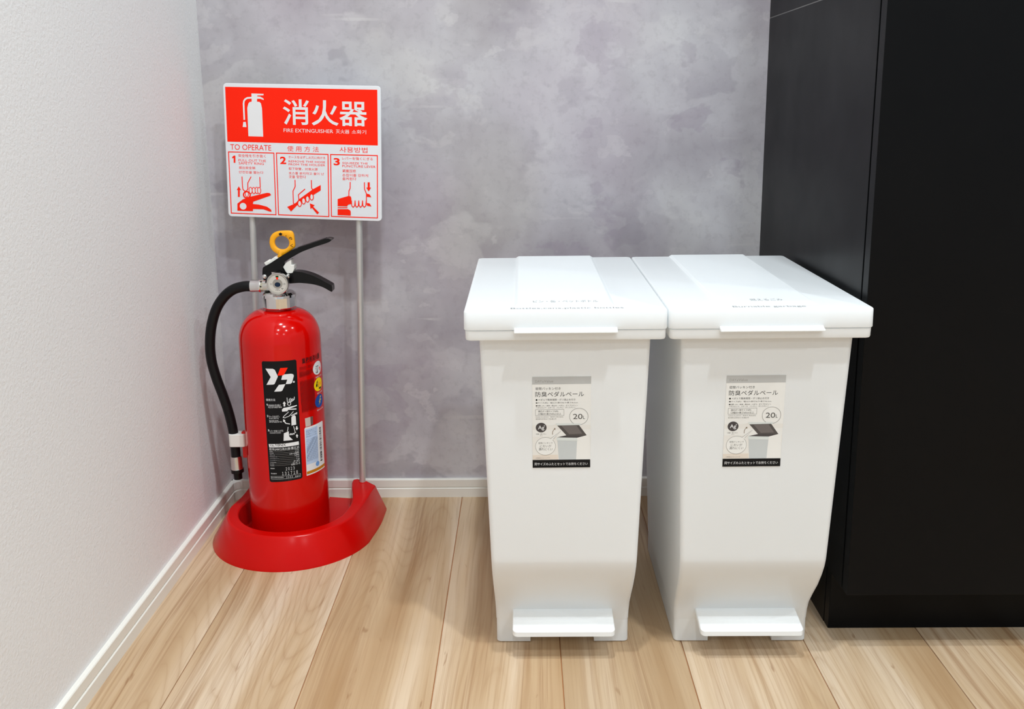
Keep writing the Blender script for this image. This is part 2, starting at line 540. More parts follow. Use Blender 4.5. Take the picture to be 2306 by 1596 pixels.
# ------------------------------------------------------------------ measured layouts (millimetres)
SIGN_PRINT = [
    ('p', 'red', [(3.46, 205.26), (246.07, 205.29), (246.15, 119.68), (3.54, 119.82)]),
    ('p', 'white', [(45.56, 195.82), (65.18, 195.51), (64.95, 193.33), (54.97, 192.82), (54.62, 191.5), (59.81, 191.03), (64.91, 188.23), (64.98, 186.04), (59.69, 187.82), (54.48, 187.85), (54.0, 183.32), (45.64, 183.13)]),
    ('p', 'white', [(45.64, 183.13), (54.0, 183.32), (58.45, 182.83), (60.45, 180.54), (61.82, 173.26), (62.26, 129.05), (38.21, 129.19), (38.08, 173.45), (40.14, 180.09), (42.33, 182.48)]),
    ('s', 'white', 2.6, [(45.89, 189.27), (38.86, 188.68), (35.35, 186.85), (33.14, 184.03), (32.37, 179.92), (32.5, 154.65)]),
    ('p', 'white', [(30.86, 151.37), (34.77, 151.46), (35.63, 143.35), (29.48, 143.5)]),
    ('t', 'white', '消火器', 95.36, 148.37, 230.1, 188.17, 0.012),
    ('t', 'white', 'FIRE EXTINGUISHER', 95.68, 137.04, 175.27, 142.75, 0),
    ('t', 'white', '灭火器', 179.39, 136.8, 201.03, 143.03, 0),
    ('t', 'white', '소화기', 204.82, 136.73, 227.75, 143.07, 0),
    ('t', 'red', 'TO OPERATE', 7.91, 107.34, 74.69, 116.05, 0),
    ('t', 'red', '使 用 方 法', 100.5, 106.99, 151.56, 115.61, 0),
    ('t', 'red', '사용방법', 184.81, 107.57, 229.47, 116.17, 0),
    ('s', 'red', 1.5, [(4.61, 103.69), (78.63, 103.71), (79.02, 5.16), (5.18, 5.57), (4.61, 103.69)]),
    ('s', 'red', 1.5, [(82.84, 103.82), (166.26, 103.81), (165.66, 5.02), (83.3, 5.3), (82.84, 103.82)]),
    ('s', 'red', 1.5, [(170.43, 103.77), (245.26, 103.99), (244.49, 5.27), (169.91, 5.47), (170.43, 103.77)]),
    ('t', 'red', '2', 88.38, 86.72, 98.38, 98.44, 0.03),
    ('t', 'red', '3', 175.1, 86.87, 185.01, 98.53, 0.03),
    ('t', 'red', '安全栓を引き抜く', 20.4, 96.02, 65.25, 100.81, 0),
    ('t', 'red', 'PULL OUT THE', 20.5, 89.12, 65.45, 92.71, 0),
    ('t', 'red', 'SAFETY RING', 20.61, 84.36, 61.8, 88.2, 0),
    ('t', 'red', '拔出安全销', 20.62, 77.04, 47.44, 81.57, 0),
    ('t', 'red', '안전핀을 뽑는다', 20.31, 70.01, 60.5, 74.31, 0),
    ('t', 'red', 'ホースをはずし火元に向ける', 102.27, 95.93, 161.61, 100.31, 0),
    ('t', 'red', 'REMOVE THE HOSE', 102.04, 89.81, 161.48, 92.97, 0),
    ('t', 'red', 'FROM THE HOLDER', 102.04, 85.02, 161.37, 88.18, 0),
    ('t', 'red', '取下软管，对准火源', 102.15, 77.63, 149.07, 81.87, 0),
    ('t', 'red', '호스를 분리하고 불이 난', 101.93, 70.71, 159.25, 74.8, 0),
    ('t', 'red', '곳을 향한다', 102.06, 64.75, 129.81, 69.53, 0),
    ('t', 'red', 'レバーを強くにぎる', 188.99, 96.07, 237.93, 100.69, 0),
    ('t', 'red', 'SQUEEZE THE', 189.14, 89.0, 229.7, 92.66, 0),
    ('t', 'red', 'PUNCTURE LEVER', 189.06, 84.43, 242.26, 88.03, 0),
    ('t', 'red', '紧握压把', 188.94, 76.37, 210.64, 81.0, 0),
    ('t', 'red', '손잡이를 강하게', 188.82, 69.74, 230.21, 74.25, 0),
    ('t', 'red', '움켜쥔다', 188.71, 63.78, 211.05, 68.55, 0),
    ('p', 'red', [(10.48, 96.04), (13.46, 98.08), (15.73, 98.14), (15.23, 86.7), (12.49, 86.62), (12.85, 94.61), (10.51, 93.34)]),
    ('p', 'red', [(15.86, 21.31), (25.36, 28.5), (37.78, 33.17), (65.47, 40.11), (70.03, 39.79), (72.05, 36.8), (69.87, 35.37), (42.35, 25.2), (41.58, 21.34), (51.04, 20.87), (64.66, 17.76), (71.36, 13.06), (71.85, 9.7), (68.21, 10.2), (58.39, 13.42), (41.57, 13.35), (41.12, 9.8), (15.35, 9.75)]),
    ('e', 'white', 25.19, 17.3, 5.53, 5.39),
    ('s', 'red', 1.4, [(25.23, 65.07), (25.62, 49.13), (26.04, 44.57), (28.67, 41.91), (31.73, 42.0), (34.16, 45.58), (34.4, 55.02), (40.14, 65.19)]),
    ('s', 'red', 1.4, [(54.41, 65.15), (54.68, 48.47)]),
    ('e', 'red', 32.09, 35.9, 6.58, 6.27),
    ('e', 'white', 32.09, 35.9, 4.28, 3.98),
    ('o', 'red', 1.3, 32.14, 37.12, 2.6, 4.59),
    ('p', 'red', [(19.37, 49.25), (22.63, 43.4), (20.8, 43.35), (20.31, 32.18), (17.25, 32.09), (17.74, 43.26), (15.75, 43.2)]),
    ('e', 'red', 38.64, 43.27, 3.21, 5.65),
    ('e', 'white', 38.64, 43.27, 1.99, 4.43),
    ('e', 'red', 43.82, 43.12, 3.2, 5.65),
    ('e', 'white', 43.82, 43.12, 1.98, 4.42),
    ('e', 'red', 48.71, 43.57, 3.2, 5.64),
    ('e', 'white', 48.71, 43.57, 1.98, 4.42),
    ('e', 'red', 52.66, 43.38, 3.2, 5.64),
    ('e', 'white', 52.66, 43.38, 1.98, 4.42),
    ('p', 'red', [(117.56, 31.33), (140.67, 47.98), (153.49, 55.17), (153.29, 46.54), (141.2, 38.9), (116.57, 23.36), (113.47, 20.82), (104.07, 11.34), (97.9, 18.5), (109.76, 23.76), (113.63, 26.63)]),
    ('s', 'red', 1.4, [(111.95, 62.27), (111.94, 51.68), (108.09, 43.98), (108.27, 24.94), (110.78, 22.27), (114.27, 22.38), (117.43, 26.75)]),
    ('s', 'red', 1.4, [(138.33, 62.58), (138.62, 50.19), (140.93, 46.17)]),
    ('s', 'red', 1.4, [(127.85, 48.06), (116.86, 38.62), (117.46, 27.97)]),
    ('p', 'red', [(135.11, 25.31), (143.06, 22.66), (140.43, 20.14), (149.9, 10.95), (146.95, 8.1), (138.41, 18.24), (136.08, 16.03)]),
    ('e', 'red', 118.43, 24.49, 3.49, 5.5),
    ('e', 'white', 118.43, 24.49, 2.13, 4.13),
    ('e', 'red', 125.06, 28.82, 3.49, 5.49),
    ('e', 'white', 125.06, 28.82, 2.12, 4.12),
    ('e', 'red', 131.51, 32.06, 3.48, 5.49),
    ('e', 'white', 131.51, 32.06, 2.12, 4.11),
    ('e', 'red', 138.4, 35.62, 3.48, 5.48),
    ('e', 'white', 138.4, 35.62, 2.12, 4.11),
    ('p', 'red', [(180.57, 33.57), (198.4, 39.11), (201.69, 38.46), (202.84, 35.46), (202.7, 26.35), (198.17, 25.45), (196.34, 23.87), (196.32, 22.34), (180.35, 22.15)]),
    ('p', 'red', [(180.32, 20.47), (196.3, 20.97), (196.27, 19.6), (180.29, 19.1)]),
    ('p', 'red', [(180.26, 17.42), (197.3, 17.96), (200.73, 15.93), (201.45, 13.82), (201.35, 7.7), (180.08, 7.94)]),
    ('s', 'red', 1.4, [(201.3, 61.39), (200.99, 51.29), (198.97, 46.7), (198.69, 38.67)]),
    ('s', 'red', 1.4, [(224.15, 61.46), (224.32, 50.47), (227.22, 43.77), (226.86, 25.58)]),
    ('p', 'red', [(227.97, 43.49), (232.14, 42.71), (235.08, 38.11), (228.06, 38.65)]),
    ('p', 'red', [(227.94, 28.95), (232.43, 28.03), (235.07, 23.4), (227.89, 24.4)]),
    ('p', 'red', [(229.38, 61.61), (232.8, 61.71), (232.71, 53.43), (234.8, 53.5), (230.85, 47.35), (227.04, 53.27), (229.28, 53.33)]),
    ('s', 'red', 1.3, [(202.79, 32.12), (203.26, 23.63), (205.48, 21.26), (207.92, 23.77), (208.79, 32.0)]),
    ('s', 'red', 1.3, [(208.8, 32.31), (209.27, 23.81), (211.49, 21.45), (213.93, 23.96), (214.79, 32.19)]),
    ('s', 'red', 1.3, [(214.8, 32.49), (215.28, 24.0), (217.5, 21.64), (219.94, 24.15), (220.79, 32.37)]),
    ('s', 'red', 1.3, [(220.8, 32.68), (221.29, 24.19), (223.51, 21.83), (225.94, 24.33), (226.79, 32.56)]),
]
BIN_LABEL_PRINT = [
    ('p', 'band', [(-0.0, 112.8), (67.5, 112.8), (67.5, 103.64), (-0.15, 103.48)]),
    ('t', 'mid', 'DAY', 3.55, 105.73, 11.08, 108.8, 0),
    ('t', 'mid', '&', 11.46, 105.74, 13.29, 107.79, 0),
    ('t', 'mid', 'Value', 13.41, 105.76, 24.14, 108.82, 0),
    ('t', 'black', '密閉パッキン付き', 3.64, 96.68, 32.47, 100.06, 0),
    ('t', 'black', '防臭ペダルペール', 3.46, 88.29, 59.45, 94.64, 0),
    ('e', 'black', 4.88, 84.64, 0.98, 1.12),
    ('t', 'dark', 'ペダルで簡単開閉・ポリ袋止め付き', 6.67, 83.42, 49.55, 86.02, 0),
    ('t', 'dark', '■サイズ(約)：幅22.5×奥行36.7×高さ46.5cm', 4.01, 79.79, 52.34, 81.95, 0),
    ('t', 'dark', '■材質 ふた・本体・袋止め・ペダル：ポリプロピレン', 4.05, 76.48, 52.17, 78.48, 0),
    ('t', 'dark', 'ペダルロッド：スチール\u3000パッキン：ポリスチレン', 4.08, 74.13, 49.75, 75.97, 0),
    ('s', 'dark', 0.25, [(3.54, 72.84), (36.36, 72.89), (36.5, 65.39), (3.62, 65.34), (3.54, 72.84)]),
    ('t', 'dark', '適応ポリ袋サイズ(約)', 6.59, 69.13, 29.84, 71.71, 0),
    ('t', 'dark', '口幅50×高さ60cm以上', 6.63, 66.17, 33.27, 68.66, 0),
    ('t', 'mid', 'MADE IN JAPAN\u3000販売元 株式会社', 3.8, 62.59, 35.81, 64.3, 0),
    ('t', 'mid', '東京都北区神谷3丁目6番20号', 3.82, 60.31, 27.76, 61.94, 0),
    ('e', 'tan', 34.64, 45.47, 24.86, 8.82),
    ('p', 'tint', [(-0.04, 53.35), (67.43, 53.43), (67.24, 10.08), (-0.1, 10.06)]),
    ('p', 'tan', [(-0.08, 15.97), (29.76, 16.34), (30.28, 10.07), (-0.1, 10.06)]),
    ('p', 'tan', [(59.5, 11.87), (67.27, 11.87), (67.32, 10.08), (59.54, 10.07)]),
    ('p', 'paper', [(0.01, 47.63), (67.34, 47.7), (67.56, 39.31), (0.1, 39.25)]),
    ('o', 'dark', 0.3, 53.7, 63.76, 10.73, 10.23),
    ('t', 'dark', '20', 47.02, 60.61, 57.9, 66.98, 0),
    ('t', 'dark', 'L', 58.71, 60.7, 60.79, 64.64, 0),
    ('e', 'ag', 10.07, 50.46, 6.28, 5.98),
    ('t', 'white', 'Ag', 6.4, 46.85, 13.75, 52.91, 0.01),
    ('t', 'white', '+', 13.0, 51.78, 14.51, 53.54, 0.01),
    ('t', 'dark', '抗菌・銀イオン', 4.03, 41.65, 16.06, 43.23, 0),
    ('t', 'mid', '加工', 8.61, 39.88, 12.11, 41.12, 0),
    ('p', 'pale', [(27.44, 55.31), (55.55, 55.35), (55.61, 52.89), (28.55, 52.68), (27.46, 53.82)]),
    ('p', 'lidin', [(28.72, 52.85), (53.94, 53.23), (63.13, 40.19), (39.3, 40.61)]),
    ('p', 'lidin2', [(33.69, 52.33), (51.06, 52.53), (57.93, 42.4), (42.59, 41.94)]),
    ('p', 'ag', [(28.8, 38.22), (39.3, 40.61), (63.13, 40.19), (51.82, 37.17)]),
    ('p', 'pale', [(27.97, 38.04), (51.9, 37.35), (52.15, 33.45), (28.2, 34.32)]),
    ('p', 'paper', [(51.9, 37.35), (63.78, 40.64), (66.31, 39.31), (66.36, 37.54), (52.15, 33.45)]),
    ('p', 'binf', [(28.87, 34.14), (51.83, 33.27), (50.84, 10.07), (30.79, 10.07)]),
    ('p', 'paper', [(51.83, 33.27), (66.6, 37.72), (67.32, 10.08), (50.84, 10.07)]),
    ('s', 'brown', 0.6, [(23.27, 41.75), (23.23, 44.57), (24.26, 47.04), (26.3, 49.16)]),
    ('p', 'brown', [(26.53, 49.86), (26.49, 47.4), (24.81, 49.16)]),
    ('p', 'dark', [(21.19, 36.88), (33.3, 46.17), (23.71, 35.2)]),
    ('p', 'paper', [(21.36, 36.62), (32.65, 45.46), (23.37, 35.29)]),
    ('e', 'dark', 15.02, 27.12, 11.81, 11.29),
    ('e', 'paper', 15.02, 27.12, 11.56, 11.03),
    ('p', 'paper', [(20.71, 35.73), (24.8, 39.27), (24.04, 34.85)]),
    ('t', 'dark', '密閉パッキンで', 6.81, 29.88, 23.46, 32.35, 0),
    ('t', 'dark', 'においが', 8.51, 25.88, 21.86, 29.07, 0),
    ('t', 'dark', '漏れにくい', 7.14, 21.78, 23.25, 25.25, 0),
    ('t', 'mid', '※写真はイメージです', 3.7, 11.59, 20.24, 13.02, 0),
    ('p', 'black', [(-0.1, 9.88), (67.33, 9.9), (67.5, 0.0), (0.0, 0.0)]),
    ('t', 'white', '同サイズのふたとセットでお持ちください', 2.36, 2.79, 64.49, 6.47, 0),
]
BLACK_LABEL = [
    ('p', 'black', [(-13.52, 304.64), (-11.54, 306.51), (37.73, 305.89), (39.43, 304.12), (38.07, 116.69), (36.1, 114.65), (-10.87, 112.54), (-13.59, 114.36)]),
    ('p', 'white', [(-8.09, 295.11), (3.19, 294.85), (6.17, 292.99), (10.13, 282.42), (4.53, 271.05), (2.49, 270.06), (-8.18, 269.54), (-0.77, 281.85)]),
    ('p', 'red', [(14.4, 295.5), (25.52, 295.01), (18.99, 283.98), (9.53, 283.94)]),
    ('p', 'white', [(19.33, 284.99), (29.9, 284.92), (33.14, 283.54), (34.01, 280.86), (30.48, 270.49), (27.97, 269.2), (20.93, 269.62), (23.72, 276.48), (14.67, 276.91), (16.73, 283.44)]),
    ('p', 'white', [(10.73, 269.28), (20.51, 269.67), (15.34, 259.99), (13.31, 258.8), (3.06, 258.85)]),
    ('e', 'white', 33.45, 271.53, 1.32, 1.48),
    ('t', 'white', '使用方法', -10.58, 243.84, 3.83, 247.75, 0),
    ('p', 'white', [(-10.28, 238.89), (-9.32, 239.53), (-8.56, 239.56), (-8.63, 236.25), (-9.54, 236.21), (-9.39, 238.48), (-10.17, 238.14)]),
    ('t', 'white', '安全栓を引き抜く', -7.41, 235.03, 11.75, 238.7, 0),
    ('t', 'white', 'PULL OUT SAFETY RING', -7.67, 232.69, 12.87, 234.78, 0),
    ('t', 'white', '2', -10.85, 218.44, -8.32, 221.66, 0.02),
    ('t', 'white', 'ホースをはずし', -7.41, 217.83, 9.03, 220.75, 0),
    ('t', 'white', '火元に向ける', -7.61, 215.06, 7.03, 217.71, 0),
    ('t', 'white', 'RELEASE HOSE', -7.6, 211.74, 6.54, 213.47, 0),
    ('t', 'white', 'AIM AT BASE OF FIRE', -7.74, 209.47, 11.77, 211.34, 0),
    ('t', 'white', '3', -10.9, 195.34, -8.66, 198.58, 0.02),
    ('t', 'white', 'レバーを強くにぎる', -8.2, 194.47, 12.85, 197.64, 0),
    ('t', 'white', 'SQUEEZE LEVERS', -8.01, 191.84, 9.16, 193.69, 0),
    ('p', 'white', [(17.24, 242.56), (19.4, 238.88), (18.29, 238.99), (18.16, 234.48), (15.78, 234.56), (15.91, 239.07), (14.52, 239.19)]),
    ('o', 'white', 0.9, 24.28, 237.99, 2.41, 2.55),
    ('s', 'white', 0.9, [(21.63, 248.11), (21.81, 241.62), (23.42, 240.22)]),
    ('s', 'white', 0.9, [(26.93, 246.68), (24.68, 244.72), (24.86, 240.63)]),
    ('s', 'white', 0.9, [(26.28, 240.44), (27.08, 244.4), (29.73, 245.51)]),
    ('s', 'white', 0.9, [(28.06, 241.69), (28.95, 244.57)]),
    ('s', 'white', 0.9, [(30.1, 241.98), (30.88, 245.33)]),
    ('s', 'white', 0.9, [(26.84, 240.36), (32.23, 243.6), (32.79, 248.04)]),
    ('p', 'white', [(12.84, 229.82), (15.51, 232.32), (35.96, 234.32), (35.87, 232.82), (23.83, 230.2), (34.9, 229.06), (34.8, 227.26), (21.9, 228.63), (21.21, 226.59), (13.07, 226.64)]),
    ('p', 'white', [(26.26, 215.76), (28.13, 218.37), (31.08, 219.1), (32.98, 216.64), (33.07, 203.21), (25.79, 202.89)]),
    ('s', 'white', 0.9, [(22.83, 225.33), (15.44, 219.33), (13.91, 217.19), (17.36, 216.11)]),
    ('s', 'white', 0.9, [(29.97, 225.06), (23.14, 218.47), (17.4, 216.87)]),
    ('s', 'white', 1.2, [(26.01, 218.84), (35.69, 222.23)]),
    ('s', 'white', 0.9, [(30.41, 220.13), (35.57, 220.27)]),
    ('p', 'white', [(14.04, 214.6), (17.13, 212.19), (16.1, 211.38), (17.88, 208.16), (23.84, 206.22), (23.35, 205.07), (16.83, 207.06), (14.65, 210.6), (13.49, 210.09)]),
    ('p', 'white', [(13.54, 191.82), (21.02, 194.39), (21.24, 185.96), (26.58, 179.51), (12.39, 179.69)]),
    ('s', 'white', 0.9, [(20.44, 201.33), (19.75, 196.84), (18.9, 194.34)]),
    ('s', 'white', 0.9, [(28.86, 201.19), (30.32, 193.76), (30.57, 190.65)]),
    ('s', 'white', 0.9, [(22.08, 188.14), (23.34, 190.27), (24.22, 188.15), (25.32, 189.98), (26.37, 188.14), (27.63, 190.08), (28.69, 188.37), (30.14, 190.73), (32.07, 191.15)]),
    ('p', 'white', [(32.62, 200.54), (34.69, 200.45), (34.52, 197.58), (36.0, 197.29), (33.56, 193.93), (31.29, 197.87), (32.6, 197.64)]),
    ('p', 'white', [(33.22, 188.17), (35.24, 184.4), (34.05, 184.63), (34.04, 181.87), (32.42, 182.03), (32.42, 184.64), (31.11, 184.88)]),
    ('p', 'white', [(-10.97, 174.89), (35.33, 175.91), (35.59, 170.15), (-10.58, 169.39)]),
    ('t', 'black', 'YA-', -9.32, 170.73, -1.47, 174.21, 0.012),
    ('p', 'black', [(-0.52, 174.26), (0.4, 174.94), (1.13, 175.01), (1.06, 171.49), (0.33, 171.42), (0.34, 173.95), (-0.42, 173.49)]),
    ('t', 'black', '0NX', 2.3, 171.11, 15.7, 175.3, 0.012),
    ('t', 'white', '粉末(ABC)消火器/蓄圧式', -10.63, 163.99, 35.53, 168.61, 0),
    ('t', 'white', '総質量', -10.49, 162.31, -5.54, 163.86, 0),
    ('t', 'white', '5.0kg', 28.52, 162.21, 34.67, 164.34, 0),
    ('s', 'mid', 0.28, [(-4.73, 163.32), (27.75, 163.56)]),
    ('t', 'white', '薬剤質量', -10.5, 159.56, -3.89, 160.93, 0),
    ('t', 'white', '3.0kg', 28.59, 159.26, 34.74, 161.4, 0),
    ('s', 'mid', 0.28, [(-3.09, 160.55), (27.81, 160.63)]),
    ('t', 'white', '使用圧力値', -10.53, 156.63, -2.27, 157.85, 0),
    ('t', 'white', '0.70～0.98MPa', 20.12, 156.15, 34.8, 158.9, 0),
    ('s', 'mid', 0.28, [(-1.47, 157.62), (19.36, 158.08)]),
    ('t', 'white', '耐圧試験圧力値', -10.54, 153.96, 0.97, 154.92, 0),
    ('t', 'white', '2.0MPa', 27.47, 153.2, 34.86, 155.48, 0),
    ('s', 'mid', 0.28, [(1.76, 154.93), (26.7, 154.7)]),
    ('t', 'white', '放射時間(20℃)', -10.55, 151.22, 4.17, 151.99, 0),
    ('t', 'white', '約15秒', 30.0, 150.24, 34.93, 152.29, 0),
    ('s', 'mid', 0.28, [(4.95, 152.18), (29.22, 151.52)]),
    ('t', 'white', '放射距離(20℃)', -10.57, 148.29, 4.17, 149.05, 0),
    ('t', 'white', '3～6m', 30.06, 147.28, 35.0, 149.34, 0),
    ('s', 'mid', 0.28, [(4.94, 149.25), (29.28, 148.57)]),
    ('t', 'white', '使用温度範囲', -10.59, 144.89, -0.68, 145.96, 0),
    ('t', 'white', '-30～+40℃', 25.2, 144.17, 35.05, 146.69, 0),
    ('s', 'mid', 0.28, [(0.11, 145.87), (24.43, 145.9)]),
    ('t', 'white', '能力単位', -10.59, 141.81, -3.97, 143.18, 0),
    ('t', 'white', 'A-3・B-7・C', 24.04, 141.36, 35.13, 143.98, 0),
    ('s', 'mid', 0.28, [(-3.16, 142.81), (23.28, 143.19)]),
    ('t', 'white', '型式番号', -10.6, 139.02, -3.97, 140.39, 0),
    ('t', 'white', '国消第27～60～1号', 21.68, 138.54, 35.21, 141.34, 0),
    ('s', 'mid', 0.28, [(-3.16, 140.03), (20.92, 140.53)]),
    ('t', 'white', '製造年', -10.51, 134.15, -3.95, 136.21, 0),
    ('t', 'white', '２０２３', 12.96, 131.31, 26.39, 136.5, 0),
    ('t', 'white', '製造番号', -10.3, 125.8, -1.22, 127.84, 0),
    ('t', 'white', '１３１７１８', 6.98, 123.91, 30.94, 129.47, 0),
    ('s', 'white', 0.25, [(-10.68, 122.22), (35.23, 122.99), (35.25, 118.29), (-10.66, 117.86), (-10.68, 122.22)]),
    ('t', 'white', '設計標準使用期限', -10.13, 119.56, 8.97, 121.16, 0),
    ('t', 'white', '２０３３', 12.95, 118.83, 22.63, 121.74, 0),
    ('t', 'white', '年まで', 26.54, 118.32, 33.75, 121.31, 0),
    ('t', 'mid', '製造元の定める期限を過ぎた消火器は使用しないでください', -10.57, 116.44, 35.15, 116.93, 0),
    ('t', 'mid', '高温多湿の場所を避けて設置してください', -10.41, 114.7, 33.08, 114.76, 0),
]
RED_NOTICE = [
    ('t', 'black', '業務用消火器', 48.3, 296.46, 89.72, 305.6, 0.012),
    ('t', 'deepred', '使用後は直ちに薬剤を充てん', 43.35, 287.91, 71.84, 292.98, 0),
    ('t', 'deepred', '取扱上の注意', 43.03, 286.82, 54.87, 287.8, 0),
    ('t', 'deepred', '腐食性ガスの発生する場所', 42.92, 281.64, 68.57, 286.03, 0),
    ('t', 'deepred', '直射日光の当たる場所に置かない', 42.81, 278.9, 72.0, 284.25, 0),
    ('t', 'deepred', '容器に強い衝撃を与えない', 42.7, 278.07, 68.28, 282.48, 0),
    ('t', 'deepred', '火の中に投げ込まない', 42.59, 277.56, 63.21, 280.7, 0),
    ('t', 'deepred', '使用時は人に向けない', 42.48, 275.78, 63.08, 278.92, 0),
    ('t', 'deepred', '点検の方法', 42.16, 273.19, 51.87, 273.73, 0),
    ('t', 'deepred', '定期的に指示圧力計の指針が緑', 42.92, 266.52, 70.47, 270.88, 0),
    ('t', 'deepred', '期的に指示圧力計の指針が緑色', 42.9, 264.53, 70.46, 268.92, 0),
    ('t', 'deepred', '的に指示圧力計の指針が緑色範', 42.89, 262.55, 70.45, 266.97, 0),
    ('t', 'deepred', 'に指示圧力計の指針が緑色範囲', 42.88, 260.56, 70.44, 265.01, 0),
    ('t', 'deepred', '指示圧力計の指針が緑色範囲に', 42.87, 258.58, 70.44, 263.06, 0),
    ('t', 'deepred', '定期的に指示圧力計の指針が緑', 42.86, 256.59, 70.43, 261.1, 0),
    ('t', 'deepred', '期的に指示圧力計の指針が緑色', 42.85, 254.6, 70.42, 259.14, 0),
    ('t', 'deepred', '的に指示圧力計の指針が緑色範', 42.83, 252.61, 70.42, 257.18, 0),
    ('t', 'deepred', 'に指示圧力計の指針が緑色範囲', 42.82, 250.62, 70.41, 255.22, 0),
    ('t', 'deepred', '指示圧力計の指針が緑色範囲に', 42.81, 248.63, 70.4, 253.26, 0),
    ('t', 'deepred', '定期的に指示圧力計の指針が緑', 42.8, 246.64, 70.39, 251.3, 0),
    ('t', 'deepred', '期的に指示圧力計の指針が緑色', 42.79, 244.65, 70.39, 249.33, 0),
    ('t', 'deepred', '的に指示圧力計の指針が緑色範', 42.78, 242.65, 70.38, 247.37, 0),
    ('t', 'deepred', 'に指示圧力計の指針が緑色範囲', 42.76, 240.65, 70.37, 245.4, 0),
    ('t', 'deepred', '指示圧力計の指針が緑色範囲に', 42.75, 238.66, 70.36, 243.43, 0),
    ('t', 'deepred', '定期的に指示圧力計の指針が緑', 42.74, 236.66, 70.36, 241.47, 0),
    ('t', 'deepred', '期的に指示圧力計の指針が緑色', 42.73, 234.66, 70.35, 239.5, 0),
    ('t', 'deepred', '的に指示圧力計の指針が緑色範', 42.72, 232.66, 70.34, 237.53, 0),
    ('t', 'deepred', '蓄圧式粉末消火器ヤ指定消防', 43.35, 229.72, 74.46, 234.81, 0),
    ('t', 'deepred', '圧式粉末消火器ヤ指定消防設', 43.35, 227.12, 74.35, 232.23, 0),
    ('t', 'deepred', '式粉末消火器ヤ指定消防設備', 43.35, 224.52, 74.24, 229.64, 0),
    ('t', 'deepred', '粉末消火器ヤ指定消防設備', 43.35, 221.93, 74.13, 227.05, 0),
    ('t', 'deepred', '末消火器ヤ指定消防設備', 43.34, 219.33, 74.02, 224.46, 0),
    ('e', 'white', 82.03, 282.84, 12.82, 10.83),
    ('p', 'black', [(75.99, 284.52), (83.39, 283.69), (81.15, 274.83), (76.16, 275.32)]),
    ('p', 'black', [(76.08, 285.41), (76.76, 287.05), (84.38, 286.47), (83.81, 284.49)]),
    ('p', 'red', [(89.08, 283.61), (92.64, 278.74), (89.67, 276.52), (86.12, 278.31), (85.05, 280.92)]),
    ('e', 'yellow', 82.14, 256.09, 12.6, 10.74),
    ('p', 'black', [(75.36, 261.47), (80.48, 263.05), (81.09, 252.09), (74.04, 252.64)]),
    ('p', 'red', [(83.76, 259.0), (91.17, 258.31), (91.09, 252.13), (83.69, 252.85)]),
    ('p', 'black', [(82.89, 251.55), (90.82, 250.35), (88.71, 247.28), (81.88, 248.15)]),
    ('e', 'blue', 82.26, 229.13, 12.37, 10.5),
    ('p', 'yellow', [(85.44, 236.51), (89.81, 235.12), (85.94, 232.0), (88.28, 230.0), (83.46, 228.44), (85.27, 226.61), (79.75, 222.79), (81.99, 226.73), (79.75, 228.37), (83.74, 230.83), (82.02, 232.62)]),
    ('t', 'white', '普通火災用', 74.64, 267.34, 93.58, 270.09, 0),
    ('t', 'white', '油火災用', 76.27, 240.97, 92.96, 243.52, 0),
    ('t', 'white', '電気火災用', 74.0, 214.12, 93.75, 216.39, 0),
]
